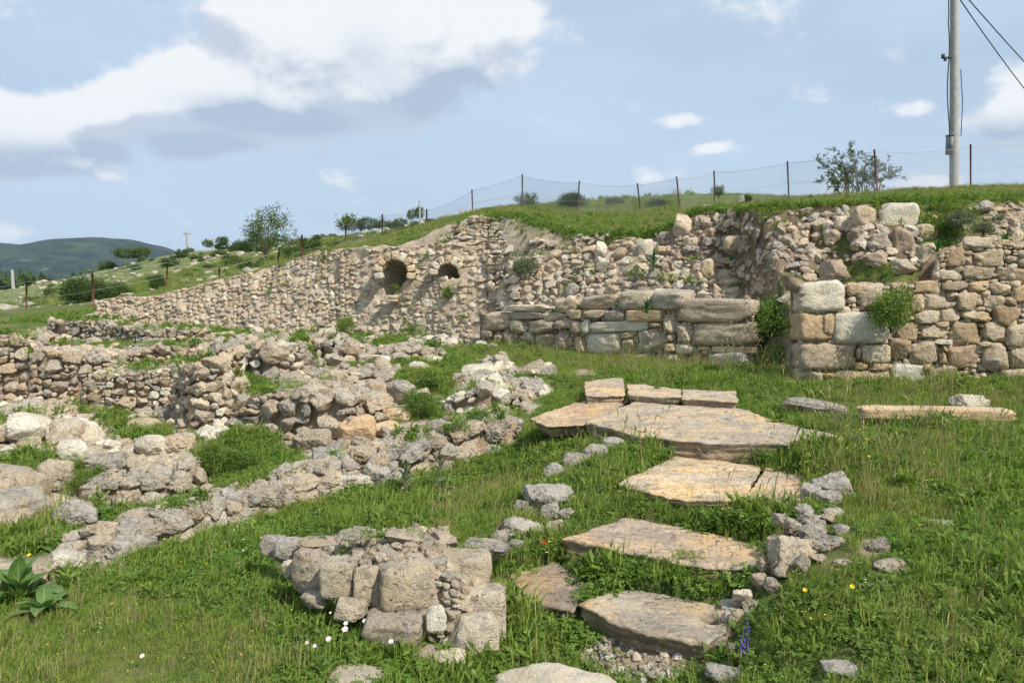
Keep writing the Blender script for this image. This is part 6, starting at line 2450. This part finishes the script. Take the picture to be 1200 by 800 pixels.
turf('step_clover', 'lush clover growing up against the slabs of the steps', -.6, 4.2, 3.6, 9.6, 420, 1.25, 'low', 6,
     sel=lambda px, py, x, y: inpoly(px, py, np.array([(590, 560), (640, 500), (800, 520), (1000, 515), (960, 600), (905, 620), (900, 700), (850, 770), (600, 770), (560, 700)], float)))
turf('wall_foot_grass', 'taller grass and weeds at the foot of the coursed walls and stones', -1, 8, 9.0, 14.5, 260, 1.35, 'low', 7,
     sel=lambda px, py, x, y: inpoly(px, py, np.array([(560, 398), (700, 425), (880, 432), (935, 440), (935, 455), (1260, 458), (1260, 474), (930, 470), (880, 448), (700, 440), (560, 412)], float)))


def wall_weeds():
    q = np.concatenate(WEEDS)
    rng = np.random.default_rng(8)
    n = len(q)
    kk = CLV + CLS + GRS + WED
    scatter('wall_weeds', q, np.stack([rng.normal(0, .2, n), rng.normal(0, .2, n), rng.uniform(0, 6.28, n)], -1), rng.uniform(.7, 1.3, n) * np.where(q[:, 1] < 6, .6, 1 + q[:, 1] / 40), np.array(kk)[rng.integers(len(kk), size=n)], SRC, 'weeds and clover growing over the tops of the ruined walls')


wall_weeds()


# hanging turf and roots on the lip of the bank
def lip():
    rng = np.random.default_rng(9)
    n = 5200
    px = rng.uniform(560, 1260, n)
    Yg = np.interp(px, [560, 640, 700, 775, 805, 850, 900, 1000, 1080, 1260], [18, 17, 16, 15, 14.6, 14.2, 13.8, 13.3, 13.2, 13])
    x = (px - 600) / F * Yg
    tw = rng.uniform(.78, 1.12, n)
    y = np.interp(x, EX, EY) + np.interp(x, EX, EW) * tw
    z = H(x, y)
    kinds = np.array(GRS + GSH + WED + CLV)[rng.integers(13, size=n) % (len(GRS + GSH + WED + CLV))]
    keep = rng.random(n) < np.where(tw > .92, 1, .10)
    x, y, z, kinds = x[keep], y[keep], z[keep], kinds[keep]
    n = len(x)
    scatter('bank_edge_grass', np.stack([x, y, z], -1), np.stack([rng.uniform(.1, .7, n), rng.normal(0, .2, n), rng.normal(0, .6, n)], -1), rng.uniform(.7, 1.15, n), kinds, SRC, 'grass hanging over the cut edge of the soil bank')


lip()


# ---- stones of the far hillside and the woods in the valley
def hill_rocks():
    rng = np.random.default_rng(12)
    n = 1500
    x, y = rng.uniform(-62, 14, n * 3), 30 + 75 * rng.random(n * 3) ** 1.2
    z = H(x, y)
    px, py, dep = proj(np.stack([x, y, z], -1))
    ok = (px > -40) & (px < 560) & (fbm(np.stack([x, y], -1) * .22 + 3, 4) > .02)
    x, y, z = x[ok][:n], y[ok][:n], z[ok][:n]
    st = Stuff()
    for k in range(len(x)):
        w = (.10 + .55 * rng.random() ** 3.5) * (1 + y[k] / 120)
        a = rng.uniform(0, 6.28)
        R = np.array(rand_rot(rng, 12)) @ np.array(Euler((0, 0, a)).to_matrix())
        st.add(LOWG['rubble'][int(rng.integers(10))], (x[k], y[k], z[k] + w * .08), R[:, 0], R[:, 1], R[:, 2], (w, w * .7, w * .45), rng.random())
    st.build('hillside_rocks', 'crag', label='grey outcrops scattered over the hillside behind the left fence', cat='rocks')


hill_rocks()


def valley_wood():
    rng = np.random.default_rng(14)
    n = 900
    px = rng.uniform(-260, 200, n)
    y = rng.uniform(170, 900, n)
    x = (px - 600) / F * y
    z = H(x, y)
    V, Fc = crown(np.random.default_rng(1), 26, 16, 1.0, .34, .26, 1.1, .35, .5, base=-.6)
    m1 = mesh_np('wood_piece', V, Fc, MAT['shrub'], False)
    V2 = V * np.array([.42, .42, 1.5])
    m2 = mesh_np('wood_piece', V2, Fc, MAT['shrub'], False)
    s = rng.uniform(2.2, 4.6, n) * (1 + y / 1400)
    idx = (rng.random(n) < .22).astype(int)
    scatter('valley_woods', np.stack([x, y, z + s * .7], -1), np.stack([np.zeros(n), np.zeros(n), rng.uniform(0, 6.28, n)], -1), s, idx, [m1, m2], 'dark woods filling the valley at the far left', 'woods')


valley_wood()

# ================================================================== AIR
hz = Geo().box((0, 900, 80), (7000, 5400, 400))
me = hz.mesh('haze', 'wire', False)
me.materials.clear()
mh = bpy.data.materials.new('haze_air')
mh.use_nodes = True
mh.node_tree.nodes.clear()
_b = NB(mh.node_tree)
_o = _b.n('ShaderNodeOutputMaterial')
_v = _b.n('ShaderNodeVolumePrincipled')
_v.inputs['Color'].default_value = (.62, .80, 1.0, 1)
_v.inputs['Density'].default_value = HAZE = 0.00011
_b.l(_v.outputs[0], _o.inputs['Volume'])
me.materials.append(mh)
link('haze', me, kind='stuff', label='thin blue air between the ruins and the far hill', cat='haze')
